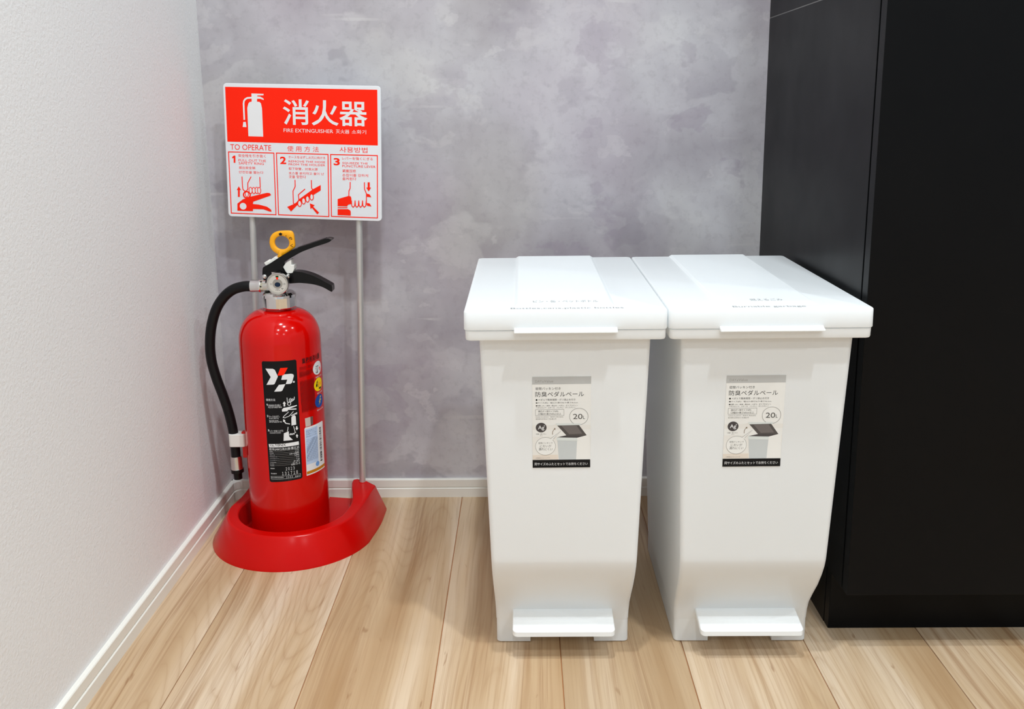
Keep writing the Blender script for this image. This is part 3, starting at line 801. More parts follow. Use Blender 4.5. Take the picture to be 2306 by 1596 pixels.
RECYCLE_LABEL = [
    ('p', 'silver', [(47.93, 209.94), (57.92, 209.92), (57.86, 195.74), (48.2, 195.89)]),
    ('p', 'steel', [(57.92, 209.92), (63.34, 209.59), (62.78, 196.61), (57.86, 195.74)]),
    ('p', 'white', [(46.07, 193.5), (47.81, 195.06), (86.21, 194.38), (89.1, 193.06), (87.39, 116.83), (45.2, 116.39)]),
    ('p', 'skyblue', [(47.48, 192.38), (72.29, 191.58), (70.44, 133.72), (45.99, 134.53)]),
    ('p', 'gold', [(45.78, 123.15), (87.9, 123.54), (87.65, 118.81), (45.81, 118.42)]),
    ('e', 'blue2', 67.83, 129.91, 4.18, 4.0),
    ('t', 'ink', '使用済消火器リサイクル', 48.48, 187.47, 69.58, 189.81, 0),
    ('t', 'ink', '消火器リサイクルシール', 48.3, 184.74, 69.35, 187.08, 0),
    ('t', 'ink', '有効期限２０３３年末', 48.12, 181.85, 69.11, 184.19, 0),
    ('t', 'ink', '廃消火器リサイクル券', 47.9, 178.35, 68.82, 180.69, 0),
    ('t', 'ink', 'このシールは廃棄時に必', 48.26, 173.18, 70.7, 175.95, 0),
    ('t', 'ink', 'のシールは廃棄時に必要', 48.18, 170.54, 70.62, 173.34, 0),
    ('t', 'ink', 'シールは廃棄時に必要で', 48.1, 167.9, 70.54, 170.73, 0),
    ('t', 'ink', 'ールは廃棄時に必要です', 48.02, 165.26, 70.46, 168.11, 0),
    ('t', 'ink', 'ルは廃棄時に必要ですは', 47.94, 162.62, 70.38, 165.5, 0),
    ('t', 'ink', 'は廃棄時に必要ですはが', 47.85, 159.98, 70.3, 162.88, 0),
    ('t', 'ink', '廃棄時に必要ですはがさ', 47.77, 157.33, 70.21, 160.26, 0),
    ('t', 'ink', '棄時に必要ですはがさな', 47.69, 154.68, 70.13, 157.63, 0),
    ('t', 'ink', '時に必要ですはがさない', 47.61, 152.03, 70.05, 155.01, 0),
    ('t', 'ink', 'に必要ですはがさないで', 47.52, 149.38, 69.97, 152.38, 0),
    ('t', 'ink', '必要ですはがさないでく', 47.44, 146.73, 69.89, 149.76, 0),
    ('t', 'ink', '要ですはがさないでくだ', 47.36, 144.07, 69.81, 147.13, 0),
    ('t', 'ink', 'ですはがさないでくださ', 47.28, 141.41, 69.73, 144.5, 0),
    ('t', 'ink', 'すはがさないでください', 47.19, 138.76, 69.65, 141.86, 0),
    ('p', 'black', [(76.16, 186.69), (81.87, 186.14), (81.74, 184.93), (76.05, 185.47)]),
    ('p', 'black', [(76.13, 184.82), (81.83, 184.26), (81.75, 183.51), (76.06, 184.06)]),
    ('p', 'black', [(76.11, 183.42), (81.81, 182.86), (81.76, 182.4), (76.06, 182.96)]),
    ('p', 'black', [(76.09, 182.33), (81.78, 181.76), (81.7, 181.01), (76.01, 181.57)]),
    ('p', 'black', [(76.05, 180.61), (81.75, 180.04), (81.58, 178.53), (75.91, 179.09)]),
    ('p', 'black', [(76.0, 177.65), (81.69, 177.07), (81.52, 175.56), (75.86, 176.13)]),
    ('p', 'black', [(75.96, 175.15), (81.64, 174.57), (81.56, 173.81), (75.89, 174.39)]),
    ('p', 'black', [(75.92, 172.96), (81.6, 172.38), (81.51, 171.62), (75.85, 172.2)]),
    ('p', 'black', [(75.88, 170.78), (81.55, 170.18), (81.5, 169.73), (75.84, 170.32)]),
    ('p', 'black', [(75.86, 169.68), (81.53, 169.09), (81.48, 168.63), (75.82, 169.22)]),
    ('p', 'black', [(75.83, 168.27), (81.5, 167.67), (81.34, 166.15), (75.69, 166.75)]),
    ('p', 'black', [(75.78, 165.3), (81.44, 164.69), (81.4, 164.24), (75.74, 164.84)]),
    ('p', 'black', [(75.75, 163.42), (81.41, 162.81), (81.32, 162.05), (75.68, 162.66)]),
    ('p', 'black', [(75.71, 161.23), (81.36, 160.61), (81.23, 159.39), (75.59, 160.01)]),
    ('p', 'black', [(75.66, 158.56), (81.31, 157.94), (81.18, 156.72), (75.55, 157.34)]),
    ('p', 'black', [(75.63, 156.68), (81.27, 156.05), (81.19, 155.29), (75.56, 155.92)]),
    ('p', 'black', [(75.59, 154.48), (81.23, 153.85), (81.15, 153.09), (75.52, 153.72)]),
    ('p', 'black', [(75.56, 153.07), (81.2, 152.43), (81.07, 151.21), (75.45, 151.85)]),
    ('p', 'black', [(75.53, 150.87), (81.16, 150.23), (81.08, 149.46), (75.45, 150.11)]),
    ('p', 'black', [(75.49, 148.67), (81.12, 148.02), (81.07, 147.56), (75.44, 148.21)]),
    ('p', 'black', [(75.45, 146.78), (81.08, 146.13), (80.92, 144.6), (75.31, 145.25)]),
    ('p', 'black', [(75.41, 144.58), (81.04, 143.92), (80.87, 142.39), (75.27, 143.05)]),
    ('p', 'black', [(75.37, 142.06), (80.99, 141.4), (80.82, 139.87), (75.23, 140.53)]),
    ('p', 'black', [(75.33, 139.86), (80.94, 139.18), (80.86, 138.42), (75.26, 139.09)]),
    ('p', 'black', [(75.31, 138.44), (80.92, 137.76), (80.79, 136.54), (75.19, 137.21)]),
    ('p', 'black', [(75.27, 136.23), (80.87, 135.55), (80.79, 134.78), (75.2, 135.46)]),
    ('p', 'black', [(75.23, 134.02), (80.83, 133.33), (80.78, 132.88), (75.19, 133.56)]),
    ('p', 'black', [(75.21, 132.92), (80.81, 132.23), (80.65, 130.7), (75.07, 131.38)]),
]
UPPER_LEVER = [(-17.3, 438.43), (-14.87, 441.89), (-7.26, 445.79), (5.5, 453.76), (19.05, 461.86), (30.8, 467.67), (37.42, 469.66), (57.33, 476.44), (79.63, 483.43), (85.36, 484.35), (89.37, 483.34), (90.53, 482.1), (88.38, 479.84), (81.74, 477.04), (65.21, 471.87), (45.28, 464.67), (33.53, 458.61), (23.4, 452.94), (16.58, 448.05), (13.89, 441.47), (13.64, 437.33), (16.11, 433.59), (13.89, 430.7), (-2.53, 430.02), (-9.35, 425.93), (-13.35, 420.98), (-15.81, 421.0), (-17.56, 423.09), (-18.2, 428.5)]
LOWER_LEVER = [(17.26, 432.33), (21.25, 430.47), (29.53, 432.22), (30.45, 433.87), (43.46, 432.52), (58.75, 427.82), (73.09, 420.22), (85.01, 413.05), (87.51, 410.53), (87.81, 403.43), (86.65, 401.61), (82.88, 403.48), (72.52, 409.41), (57.98, 413.7), (37.6, 415.96), (16.29, 416.14)]
WHITE_CLIP = [(13.68, 440.64), (18.16, 447.21), (24.53, 451.28), (27.03, 452.25), (26.54, 443.83), (31.03, 443.79), (30.64, 437.18), (27.83, 431.0), (18.8, 430.66), (15.88, 436.49)]
WHITE_TOP = [(-15.32, 447.51), (-9.36, 451.17), (-7.81, 449.92), (2.45, 457.24), (6.48, 453.75), (4.54, 451.46), (-7.28, 445.37), (-12.36, 442.69)]
RING_OUT = [(-6.59, 477.84), (-4.69, 486.0), (0.17, 492.07), (6.43, 494.86), (12.98, 495.78), (25.15, 495.83), (29.49, 493.83), (31.64, 488.93), (32.07, 482.39), (32.56, 474.21), (31.75, 470.12), (27.48, 466.71), (20.68, 462.01), (13.92, 457.96), (6.32, 453.91), (4.68, 456.4), (5.84, 459.27), (2.71, 461.35), (-1.95, 465.09), (-5.27, 470.46)]
RING_HOLE_C_R = [(12.66, 477.42), (24.04, 477.32)]
PIVOTS = [(-14.02, 427.21), (21.28, 426.91), (2.16, 413.35), (18.98, 413.2)]
NUT = [(-22.51, 418.98), (-14.84, 404.31)]
RINGMARKS = [(11.61, 490.74), (19.81, 488.06), (26.91, 484.48), (27.86, 473.02)]
HOSE = [(-21.45, 410.45), (-39.43, 409.9), (-51.9, 409.31), (-68.13, 404.54), (-82.79, 393.41), (-95.95, 375.15), (-105.55, 349.63), (-110.55, 321.01), (-110.68, 292.12), (-105.17, 262.96), (-96.78, 233.53), (-90.18, 207.6), (-85.67, 181.49), (-83.73, 158.98), (-83.03, 128.76)]
FERRULE_TOP = [(-39.71, 409.91), (-23.56, 409.77)]
FERRULE_BOT = [(-81.09, 125.71), (-81.56, 108.98), (-81.28, 102.87), (-81.1, 95.22)]
CLIP = [(-89.34, 170.28), (-64.28, 150.56)]
CAP = [(-24.31, 377.38), (29.04, 376.93), (2.41, 372.2), (4.24, 401.81), (2.06, 366.53)]
BODY = [(3.7, 359.42), (-63.45, 324.23), (64.36, 337.54), (-19.11, 1.07)]


mm = lambda pts: [(x / 1000, y / 1000) for x, y in pts]

# ================================================================== the setting
XC = 0.9183            # left side of the tall black cabinet
ROOM_X, ROOM_Y = 3.6, -4.6

wall_back = finish(bm_box(-0.1, ROOM_X, 0, 0.1, 0, CEIL), 'wall_back', M['wall_grey'])
prop(wall_back, 'grey concrete-look wallpapered back wall', None, None, 'structure')
wall_left = finish(bm_box(-0.1, 0, ROOM_Y, 0, 0, CEIL), 'wall_left', M['wall_white'])
prop(wall_left, 'white textured wall on the left', None, None, 'structure')
ceiling = finish(bm_box(-0.1, ROOM_X, ROOM_Y, 0.1, CEIL, CEIL + 0.1), 'ceiling', M['ceiling'])
prop(ceiling, 'white ceiling above the room', None, None, 'structure')

# floor: a base slab seen only in the joints, and one board per plank
floor = finish(bm_box(-0.1, ROOM_X, ROOM_Y, 0.1, -0.06, -0.0018), 'floor', M['groove'])
prop(floor, 'pale oak plank floor', None, None, 'structure')
EDGES = [-0.0595, 0.0965, 0.2520, 0.4095, 0.5643, 0.7207, 0.8787, 1.0337]
while EDGES[-1] < ROOM_X - 0.1: EDGES.append(EDGES[-1] + 0.156)
pw_ = 0.156
g = 0.0005
sec = lambda y: [(-pw_ / 2 + g, y, -0.012), (pw_ / 2 - g, y, -0.012), (pw_ / 2 - g, y, -0.0005), (pw_ / 2 - g - 0.0004, y, 0), (-pw_ / 2 + g + 0.0004, y, 0), (-pw_ / 2 + g, y, -0.0005)]
bm = bm_loft([sec(ROOM_Y / 2), sec(-ROOM_Y / 2)])
bmesh.ops.recalc_face_normals(bm, faces=bm.faces[:])
plank_me = bpy.data.meshes.new('plank')
bm.to_mesh(plank_me)
bm.free()
plank_me.materials.append(M['floor'])
for a, b in zip(EDGES, EDGES[1:]):
    o = bpy.data.objects.new('plank', plank_me)
    COL.objects.link(o)
    o.parent = floor
    o.location = ((a + b) / 2, ROOM_Y / 2, 0)
    o.scale = ((b - a) / pw_, 1, 1)

# baseboards: stepped profile with a groove, (distance from wall, height)
BB = [(0, 0), (0.0085, 0), (0.0085, 0.0160), (0.0078, 0.0168), (0.0060, 0.0170), (0.0060, 0.0186), (0.0072, 0.0192), (0.0072, 0.0318), (0.0064, 0.0330), (0, 0.0330)]
bm = bm_loft([[(d, y, z) for d, z in BB] for y in (ROOM_Y, -0.0)])
o = finish(bm, 'baseboard_left', M['trim'], None, 25)
prop(o, 'white grooved baseboard along the left wall', None, None, 'structure')
bm = bm_loft([[(x, -d, z) for d, z in BB] for x in (0.0, XC + 0.01)])
o = finish(bm, 'baseboard_back', M['trim'], None, 25)
prop(o, 'white grooved baseboard along the grey back wall', None, None, 'structure')
# moulded inner corner piece where the two boards meet
secs = []
for i in range(9):
    a = math.radians(90 * i / 8)
    R0 = 0.012
    secs.append([(d * 1.07 + R0 * (1 - math.sin(a)), -(d * 1.07 + R0 * (1 - math.cos(a))), z) for d, z in BB[1:-1]])
bm = bmesh.new()
rows = [[bm.verts.new(p) for p in s] for s in secs]
tops = [bm.verts.new((0, 0, 0.0331)), bm.verts.new((0, 0, 0))]
for s, t in zip(rows, rows[1:]):
    for i in range(len(s) - 1): bm.faces.new((s[i], s[i + 1], t[i + 1], t[i]))
    bm.faces.new((s[-1], tops[0], t[-1]))
    bm.faces.new((s[0], t[0], tops[1]))
o = finish(bm, 'trim_1', M['trim'], None, 40)
prop(o, 'white moulded corner piece joining the two baseboards', None, None, 'structure')

# ------------------------------------------------------------------ ceiling lights (above the picture)
LIGHT_WHERE = ['above the bin nearer the extinguisher', 'in front of the black cabinet', 'over the middle of the left wall', 'in the middle of the room', 'right of the black cabinet', 'at the far end of the left wall', 'at the far right of the room']
for i, (lx, ly, pwr) in enumerate(DOWNLIGHTS):
    t = empty('ceiling_light', (lx, ly, CEIL))
    prop(t, 'round white recessed ceiling light ' + LIGHT_WHERE[i], 'ceiling light', 'recessed ceiling lights')
    finish(bm_lathe([(0.058, -0.004), (0.060, -0.002), (0.060, 0.0), (0.044, 0.0), (0.044, -0.004)], 32), 'trim_ring', M['lamp_trim'], t, 30)
    finish(bm_lathe([(0.043, -0.0015), (0.043, 0.001)], 32), 'diffuser', M['lamp_glow'], t, 30)
    L = bpy.data.lights.new('downlight', 'AREA')
    L.shape = 'DISK'
    L.size = 0.09
    L.energy = pwr
    L.color = (0.88, 0.955, 1.0)
    L.spread = math.radians(160)
    lo = bpy.data.objects.new('downlight', L)
    COL.objects.link(lo)
    lo.location = (lx, ly, CEIL - 0.006)

# ================================================================== tall black cabinet
cab = empty('tall_cabinet', (XC, 0, 0))
YB = -0.0015
prop(cab, 'tall matt black cabinet standing against the grey wall beside the white bins', 'cabinet')
CW, CH = 0.62, 2.2
def panel(name, outline, mat_, x0=0.0, th=0.018):
    """outline in (y, z), thickness along x"""
    b = bmesh.new()
    p = [b.verts.new((x0, y, z)) for y, z in outline]
    q = [b.verts.new((x0 + th, y, z)) for y, z in outline]
    n = len(outline)
    b.faces.new(p)
    b.faces.new(q[::-1])
    for i in range(n): b.faces.new((p[i], q[i], q[(i + 1) % n], p[(i + 1) % n]))
    return finish(b, name, mat_, cab, None, 0.0004, 1)
low = [(YB, 0), (-0.4140, 0), (-0.4140, 0.0795), (-0.4690, 0.0795), (-0.4690, 0.8112), (YB, 0.8112)]
panel('side_panel', low, M['black_laminate'])
panel('side_panel', [(YB, 0.8126), (-0.4690, 0.8126), (-0.4690, CH), (YB, CH)], M['black_laminate'])
o = finish(bm_box(0.0002, 0.017, -0.4685, -0.002, 0.8112, 0.8126), 'edge_strip', M['seam'], cab)
panel('side_panel', [(YB, 0), (-0.4140, 0), (-0.4140, 0.0795), (-0.4690, 0.0795), (-0.4690, CH), (YB, CH)], M['black_laminate'], CW - 0.018)
finish(bm_box(0.0185, CW - 0.0185, -0.4655, -0.002, 0.0800, CH - 0.001), 'carcass', M['gap'], cab)
finish(bm_box(0.0005, CW - 0.0005, -0.4883, -0.4712, 0.0803, CH), 'door', M['black_laminate'], cab, None, 0.0006, 2)
finish(bm_box(0.0004, CW - 0.0004, -0.4308, -0.4149, 0, 0.0795), 'plinth', M['black_laminate'], cab, None, 0.0005, 1)

# ================================================================== white pedal bins
ZL, LW, LD = 0.456, 0.2275, 0.367
YF = -0.5387            # lid front


def front_y(z):
    K = [(0, -0.4595), (0.032, -0.4600), (0.045, -0.4615), (0.058, -0.4660), (0.075, -0.4770), (0.095, -0.4910), (0.115, -0.5020), (0.128, -0.5075), (0.138, -0.5100), (0.146, -0.5105), (0.43, -0.5250)]
    for (a, ya), (b, yb) in zip(K, K[1:]):
        if a <= z <= b: return ya + (yb - ya) * (z - a) / (b - a)


def make_bin(x, lab_x, lab_tilt, label, lid_lines, ped_x=0.0):
    t = empty('pedal_bin', (x, YF, 0))
    prop(t, label, 'trash bin', 'white pedal bins')
    Y = lambda y: y - YF
    hw = lambda z: 0.0840 + 0.0133 * z / 0.42
    back = lambda z: -0.205 + 0.018 * z / 0.42
    zs = [0.032, 0.045, 0.058, 0.075, 0.095, 0.115, 0.128, 0.1365, 0.1395, 0.146, 0.2, 0.3, 0.4, 0.428]
    bm = bm_loft([rrect(-hw(z), hw(z), Y(front_y(z)), Y(back(z)), 0.006, z) for z in zs])
    # lower skirt: an open notch at the front between the two feet, where the pedal arm comes through
    z = 0.0
    h, f, b_ = hw(0.02), Y(-0.4598), Y(back(0.02))
    nx0, nx1 = -0.0412, 0.0409
    r = 0.006
    arc = lambda cx, cy, a0, rr=r: [(cx + rr * math.cos(math.radians(a0 + 15 * i)), cy + rr * math.sin(math.radians(a0 + 15 * i))) for i in range(7)]
    out = [(nx1, f)] + arc(h - r, f + r, 270) + arc(h - r, b_ - r, 0) + arc(-h + r, b_ - r, 90) + arc(-h + r, f + r, 180) + [(nx0, f), (nx0, f + 0.19), (nx1, f + 0.19)]
    bm_slab(out, 0.0012, 0.0321, bm)
    for sx in (-1, 1):
        for yy in (f + 0.005, b_ - 0.025):
            x0 = sx * (h - 0.022)
            bm_box(min(x0, x0 + sx * 0.018), max(x0, x0 + sx * 0.018), yy, yy + 0.02, 0, 0.0014, bm)
    finish(bm, 'body', M['plastic'], t, 32)
    # rim the lid closes on
    rr = lambda i, z, r=0.0065: rrect(-LW / 2 + i, LW / 2 - i, i, LD - i, max(r - i * 0.5, 0.002), z)
    finish(bm_loft([rr(0.004, 0.4215), rr(0.0022, 0.4222), rr(0.0015, 0.4240), rr(0.0013, 0.4330)]), 'rim', M['plastic'], t, 40)
    # hinged lid
    lid = finish(bm_loft([rr(0.0016, 0.4338), rr(0.0004, 0.4342), rr(0.0, 0.4350), rr(0.0002, 0.4542), rr(0.0006, 0.4552), rr(0.0013, 0.4558), rr(0.0022, ZL)]), 'lid', M['plastic'], t, 40)
    # raised strip on the lid, running out over the back edge
    pn = 0.0568
    S = lambda y0, y1, g_, z: [(-pn + g_, y0, z), (pn - g_, y0, z), (pn - g_, y1, z), (-pn + g_, y1, z)]
    finish(bm_loft([S(0.0222, LD - 0.0004, -0.0010, 0.4550), S(0.0232, LD - 0.0004, 0.0, 0.4561), S(0.0300, LD - 0.0006, 0.0030, 0.4580), S(0.0318, LD - 0.0010, 0.0040, 0.4583)]), 'raised_panel', M['plastic'], lid, 8)
    # finger lip under the front of the lid
    L2 = 0.0573
    lip = [[(-L2, 0.004, z0), (L2, 0.004, z0), (L2, y0, z0), (-L2, y0, z0)] for y0, z0 in ((-0.0075, 0.4322), (-0.0084, 0.4328), (-0.0084, 0.4338), (-0.0072, 0.4345), (-0.0022, 0.4353), (0.0004, 0.4372), (0.0030, 0.4385))]
    finish(bm_loft(lip), 'finger_lip', M['plastic'], lid, 40)
    # lettering on the lid
    (tj, jx0, jx1), (te, ex0, ex1) = lid_lines
    flat = lambda zz, yf: (lambda u, v, l: (u / 1000, yf + v / 1000, zz + l))
    a = [('t', 'lettering', tj, (jx0 - x) * 1000, 0, (jx1 - x) * 1000, 11.0, 0.0)]
    b = [('t', 'lettering', te, (ex0 - x) * 1000, 0, (ex1 - x) * 1000, 9.0, 0.0)]
    print_mesh('lid_lettering', a, flat(0.4583, 0.0340), lid)
    print_mesh('lid_lettering', b, flat(ZL, 0.0085), lid)
    # pedal
    pw = 0.0635
    ped = [rrect(ped_x - pw + i, ped_x + pw - i, Y(-0.5035) + i, Y(-0.440), 0.006, 0.0) for i in (0.0012, 0.0, 0.0, 0.0010)]
    def tilt(s, dz): return [(px, py, 0.0415 + dz + (py - Y(-0.5035)) * 0.165) for px, py, _ in s]
    finish(bm_loft([tilt(ped[0], -0.0080), tilt(ped[1], -0.0070), tilt(ped[2], -0.0010), tilt(ped[3], 0.0)]), 'pedal', M['plastic'], t, 40)
    finish(bm_box(-0.02, 0.02, Y(-0.455), Y(-0.29), 0.014, 0.030), 'pedal_arm', M['plastic'], t)
    # paper label on the front face
    za, zb = 0.2627, 0.3763
    ya, yb = front_y(za), front_y(zb)
    vx = Vector((math.cos(lab_tilt), 0, 0)) + Vector((0, 0, math.sin(lab_tilt)))
    vy = Vector((0, yb - ya, zb - za)).normalized()
    n = Vector((0, -1, 0)) - vy * Vector((0, -1, 0)).dot(vy)
    n.normalize()
    o0 = Vector((lab_x - x, Y(ya), za)) + vx * -0.03375
    # the label is very slightly skewed with the face, as stuck on
    place = lambda u, v, l: o0 + vx * (u / 1000) + vy * (v / 1000) + n * (l + 0.0003)
    W = 67.5
    bl = bmesh.new()
    q = [bl.verts.new(place(u, v, -0.0002)) for u, v in ((0, 0), (W, 0), (W, 112.8), (0, 112.8))] + [bl.verts.new(place(u, v, 0.00005)) for u, v in ((0, 0), (W, 0), (W, 112.8), (0, 112.8))]
    for fidx in ((3, 2, 1, 0), (4, 5, 6, 7), (0, 1, 5, 4), (1, 2, 6, 5), (2, 3, 7, 6), (3, 0, 4, 7)): bl.faces.new([q[i] for i in fidx])
    lb = finish(bl, 'label', M['p_paper'], t)
    lb['label'] = 'printed paper product label with grey and black bands'
    print_mesh('label_print', BIN_LABEL_PRINT, place, lb)
    return t


make_bin(0.5675, 0.5638, 0.004, 'white pedal bin for bottles and cans, nearer the red fire extinguisher',
         (('ビン・缶・ペットボトル', 0.5318, 0.6065), ('Bottles,cans,plastic bottles', 0.5063, 0.6331)))
make_bin(0.7960, 0.7860, 0.004, 'white pedal bin for burnable garbage, right against the black cabinet',
         (('燃えるごみ', 0.7805, 0.8176), ('Burnable garbage', 0.7552, 0.8369)), 0.0045)

# ================================================================== extinguisher stand with sign
stand = empty('extinguisher_stand', (0.147, -0.145, 0))
prop(stand, 'red floor stand with two silver poles carrying a red and white instruction sign', 'stand')
SYAW = math.radians(-10)


def arc_pts(r, a0, a1, n):
    return [(r * math.sin(math.radians(a0 + (a1 - a0) * i / n)), -r * math.cos(math.radians(a0 + (a1 - a0) * i / n))) for i in range(n + 1)]


def smooth2(P, k=6):
    return [(v.x, v.y) for v in spline([(x, y, 0) for x, y in P], k)]


N1 = 26
of = arc_pts(0.130, 0, 84, N1) + smooth2([arc_pts(0.130, 84, 84.1, 1)[1], (0.1270, 0.050), (0.1184, 0.1087)], 5)[1:] + [(0.085, 0.122), (0.056, 0.1275)]
orr = arc_pts(0.105, 0, 84, N1) + smooth2([arc_pts(0.105, 84, 84.1, 1)[1], (0.1055, 0.045), (0.1065, 0.0900)], 5)[1:] + [(0.088, 0.104), (0.066, 0.112)]
ir = arc_pts(0.0880, 0, 84, N1) + smooth2([arc_pts(0.088, 84, 84.1, 1)[1], (0.0850, 0.036), (0.0690, 0.0780)], 5)[1:] + [(0.0625, 0.096), (0.0605, 0.108)]
fl = arc_pts(0.0840, 0, 84, N1) + smooth2([arc_pts(0.084, 84, 84.1, 1)[1], (0.0800, 0.036), (0.0640, 0.0780)], 5)[1:] + [(0.0560, 0.097), (0.0540, 0.1275)]
n = len(of)
zr = []
for i in range(n):
    k = max(0, min(1, (orr[i][1] - 0.02) / 0.06))
    zr.append(0.045 + 0.007 * k * k * (3 - 2 * k))
bm = bmesh.new()
idx = [(-i) for i in range(n - 1, 0, -1)] + list(range(n))
def pt(L, i, z):
    x, y = L[abs(i)]
    return bm.verts.new(((-x if i < 0 else x), y, z))
cols = []
for i in idx:
    z = zr[abs(i)]
    cols.append([pt(of, i, 0.0), pt(of, i, 0.003), pt(orr, i, z), pt(ir, i, z), pt(fl, i, 0.008)])
for a, b in zip(cols, cols[1:]):
    for j in range(4): bm.faces.new((a[j], b[j], b[j + 1], a[j + 1]))
for c in (cols[0], cols[-1]):
    bm.faces.new(c)
bm.faces.new([c[4] for c in cols])
u, v = bm.verts.new((fl[-1][0], fl[-1][1], 0)), bm.verts.new((-fl[-1][0], fl[-1][1], 0))
bm.faces.new((cols[-1][4], cols[0][4], v, u))
base = finish(bm, 'base', M['red_plastic'], stand, 45, 0.0022, 3, 38)
base.rotation_euler = (0, 0, SYAW)
base['label'] = 'red plastic horseshoe-shaped tray base'

# the poles and the sign lean a little to the right
LEAN = 0.031
frame_m = Matrix.Translation((0.00775, 0.0925, 0.047)) @ Matrix.Rotation(LEAN, 4, 'Y') @ Matrix.Rotation(math.radians(-4.9), 4, 'Z')
for sx in (-1, 1):
    bm = bm_tube([(sx * 0.0886, 0, -0.008), (sx * 0.0886, 0, 0.60)], 0.0052, 20)
    o = finish(bm, 'pole', M['pole'], stand, 40)
    o.matrix_local = frame_m
    # collar hole the pole drops into
    bm = bm_lathe([(0.0068, 0.004), (0.0064, 0.0086), (0.0055, 0.0090)], 20)
    o = finish(bm, 'socket', M['red_plastic'], stand, 40)
    o.matrix_local = frame_m @ Matrix.Translation((sx * 0.0886, 0, -0.0005))
SW, SH = 0.2535, 0.2110
sign_m = frame_m @ Matrix.Translation((0.0012 - SW / 2, -0.0056, 0.4575))
rs = 0.006
pts = [(x, z) for x, z, _ in rrect(0, SW, 0, SH, rs, 0)]
bm = bm_prism(pts, -0.0032, 0.0)
sign = finish(bm, 'sign_board', M['sign_white'], stand, 35, 0.0006, 2)
sign.matrix_local = sign_m
sign['label'] = 'white sign board with red fire extinguisher instructions'
print_mesh('sign_print', SIGN_PRINT, lambda x, y, l: (x / 1000 * SW / 0.2515, -0.0032 - l, y / 1000), sign)
for sx in (-1, 1):
    o = finish(bm_box(sx * 0.0886 - 0.009 + SW / 2 - 0.0012, sx * 0.0886 + 0.009 + SW / 2 - 0.0012, 0.0, 0.0118, 0.03, 0.05), 'pole_clamp', M['clip_white'], sign, None, 0.0015, 2)

# ================================================================== fire extinguisher
EXT = empty('fire_extinguisher', (0.139, -0.14, 0.008))
prop(EXT, 'red dry powder fire extinguisher with black hose and yellow safety ring', 'fire extinguisher')
Z0 = 0.008
VX = 0.003                                # valve sits a little right of the axis as photographed
prof = [(0.030, 0.004), (0.054, 0.0015), (0.0585, 0.000), (0.0612, 0.003), (0.0622, 0.008), (0.0625, 0.016), (0.0625, 0.318)]
for i in range(1, 13):
    a = math.radians(90 * i / 12)
    prof.append((0.0225 + 0.040 * math.cos(a) ** 0.9 if i < 12 else 0.0225, 0.318 + 0.047 * math.sin(a)))
prof += [(0.0205, 0.3655), (0.0195, 0.368), (0.0195, 0.376)]
finish(bm_lathe(prof, 72), 'cylinder', M['red_paint'], EXT, 40)['label'] = 'glossy red steel cylinder'

def cyl(R):
    return lambda s, z, l: ((R + l) * math.sin(s / 1000 / 0.0632), -(R + l) * math.cos(s / 1000 / 0.0632), z / 1000 - Z0)
RL = 0.0626
lab = print_mesh('label', BLACK_LABEL[:1], cyl(RL), EXT, split=3.0)
lab['label'] = 'black instruction label with white emblem and lettering'
print_mesh('label_print', BLACK_LABEL[1:], cyl(RL), lab, step=2.5e-6, base=1.2e-4, split=4.0)
red_print = print_mesh('printed_notice', RED_NOTICE, cyl(RL), EXT, step=2.5e-6, split=4.0)
red_print['label'] = 'dark printed notice with white, yellow and blue fire class symbols'
rec = print_mesh('recycling_sticker', RECYCLE_LABEL[:3], cyl(RL), EXT, step=8e-6, split=3.0)
rec['label'] = 'silver seal and white recycling sticker with a gold band'
print_mesh('sticker_print', RECYCLE_LABEL[3:], cyl(RL), rec, step=2.5e-6, base=1.6e-4, split=4.0)

# chrome screw cap with flats
zc = 0.3775 - Z0
def flat_ring(r, z):
    out_ = []
    for k in range(10):
        for d in (-13, 13):
            a = math.radians(36 * k + 8 + d)
            out_.append((VX + r * math.cos(a), r * math.sin(a), z))
    return out_
bm = bm_loft([flat_ring(r_, z_) for r_, z_ in ((0.0235, zc - 0.0006), (0.0258, zc), (0.0266, zc + 0.0012), (0.0266, zc + 0.0165))])
bm_lathe([(0.0262, zc + 0.0164), (0.0258, zc + 0.0200), (0.0225, zc + 0.0232), (0.0150, zc + 0.0240)], 60, bm, (VX, 0, 0))
finish(bm, 'cap', M['chrome'], EXT, 16)['label'] = 'chrome screw cap'
# valve body
bm = bm_lathe([(0.0145, zc + 0.0235), (0.0145, zc + 0.036), (0.0125, zc + 0.039), (0.0125, zc + 0.056)], 32, None, (VX, 0, 0))
bm_tube([(VX, 0, 0.4105 - Z0), (-0.020, 0, 0.4105 - Z0)], 0.0090, 24, bm)
bm_tube([(VX + 0.004, -0.004, 0.4170 - Z0), (0.0085, -0.018, 0.4180 - Z0)], 0.0085, 24, bm)
finish(bm, 'valve_body', M['steel'], EXT, 40)

def plate(name, outline, half, m_, bev=0.0012, sub=None, parent=None, smooth=None):
    P = mm(outline)
    if sub:                                   # round the outline into a continuous curve
        s = spline([(x, 0, z) for x, z in P + P[:3]], sub)
        P = [(v.x, v.z) for v in s[sub:sub * (len(P) + 1)]]
    b = bm_prism([(x, z - Z0) for x, z in P], -half, half)
    return finish(b, name, m_, parent or EXT, smooth, bev, 3, 25)

# upper lever: folded sheet, wide at the back and rounded at the tip
up_l = plate('squeeze_lever', UPPER_LEVER, 0.0105, M['black_paint'], 0.0018, 3, None, 28)
lo_l = plate('carry_handle', LOWER_LEVER, 0.0095, M['black_paint'], 0.0018, 3, None, 28)
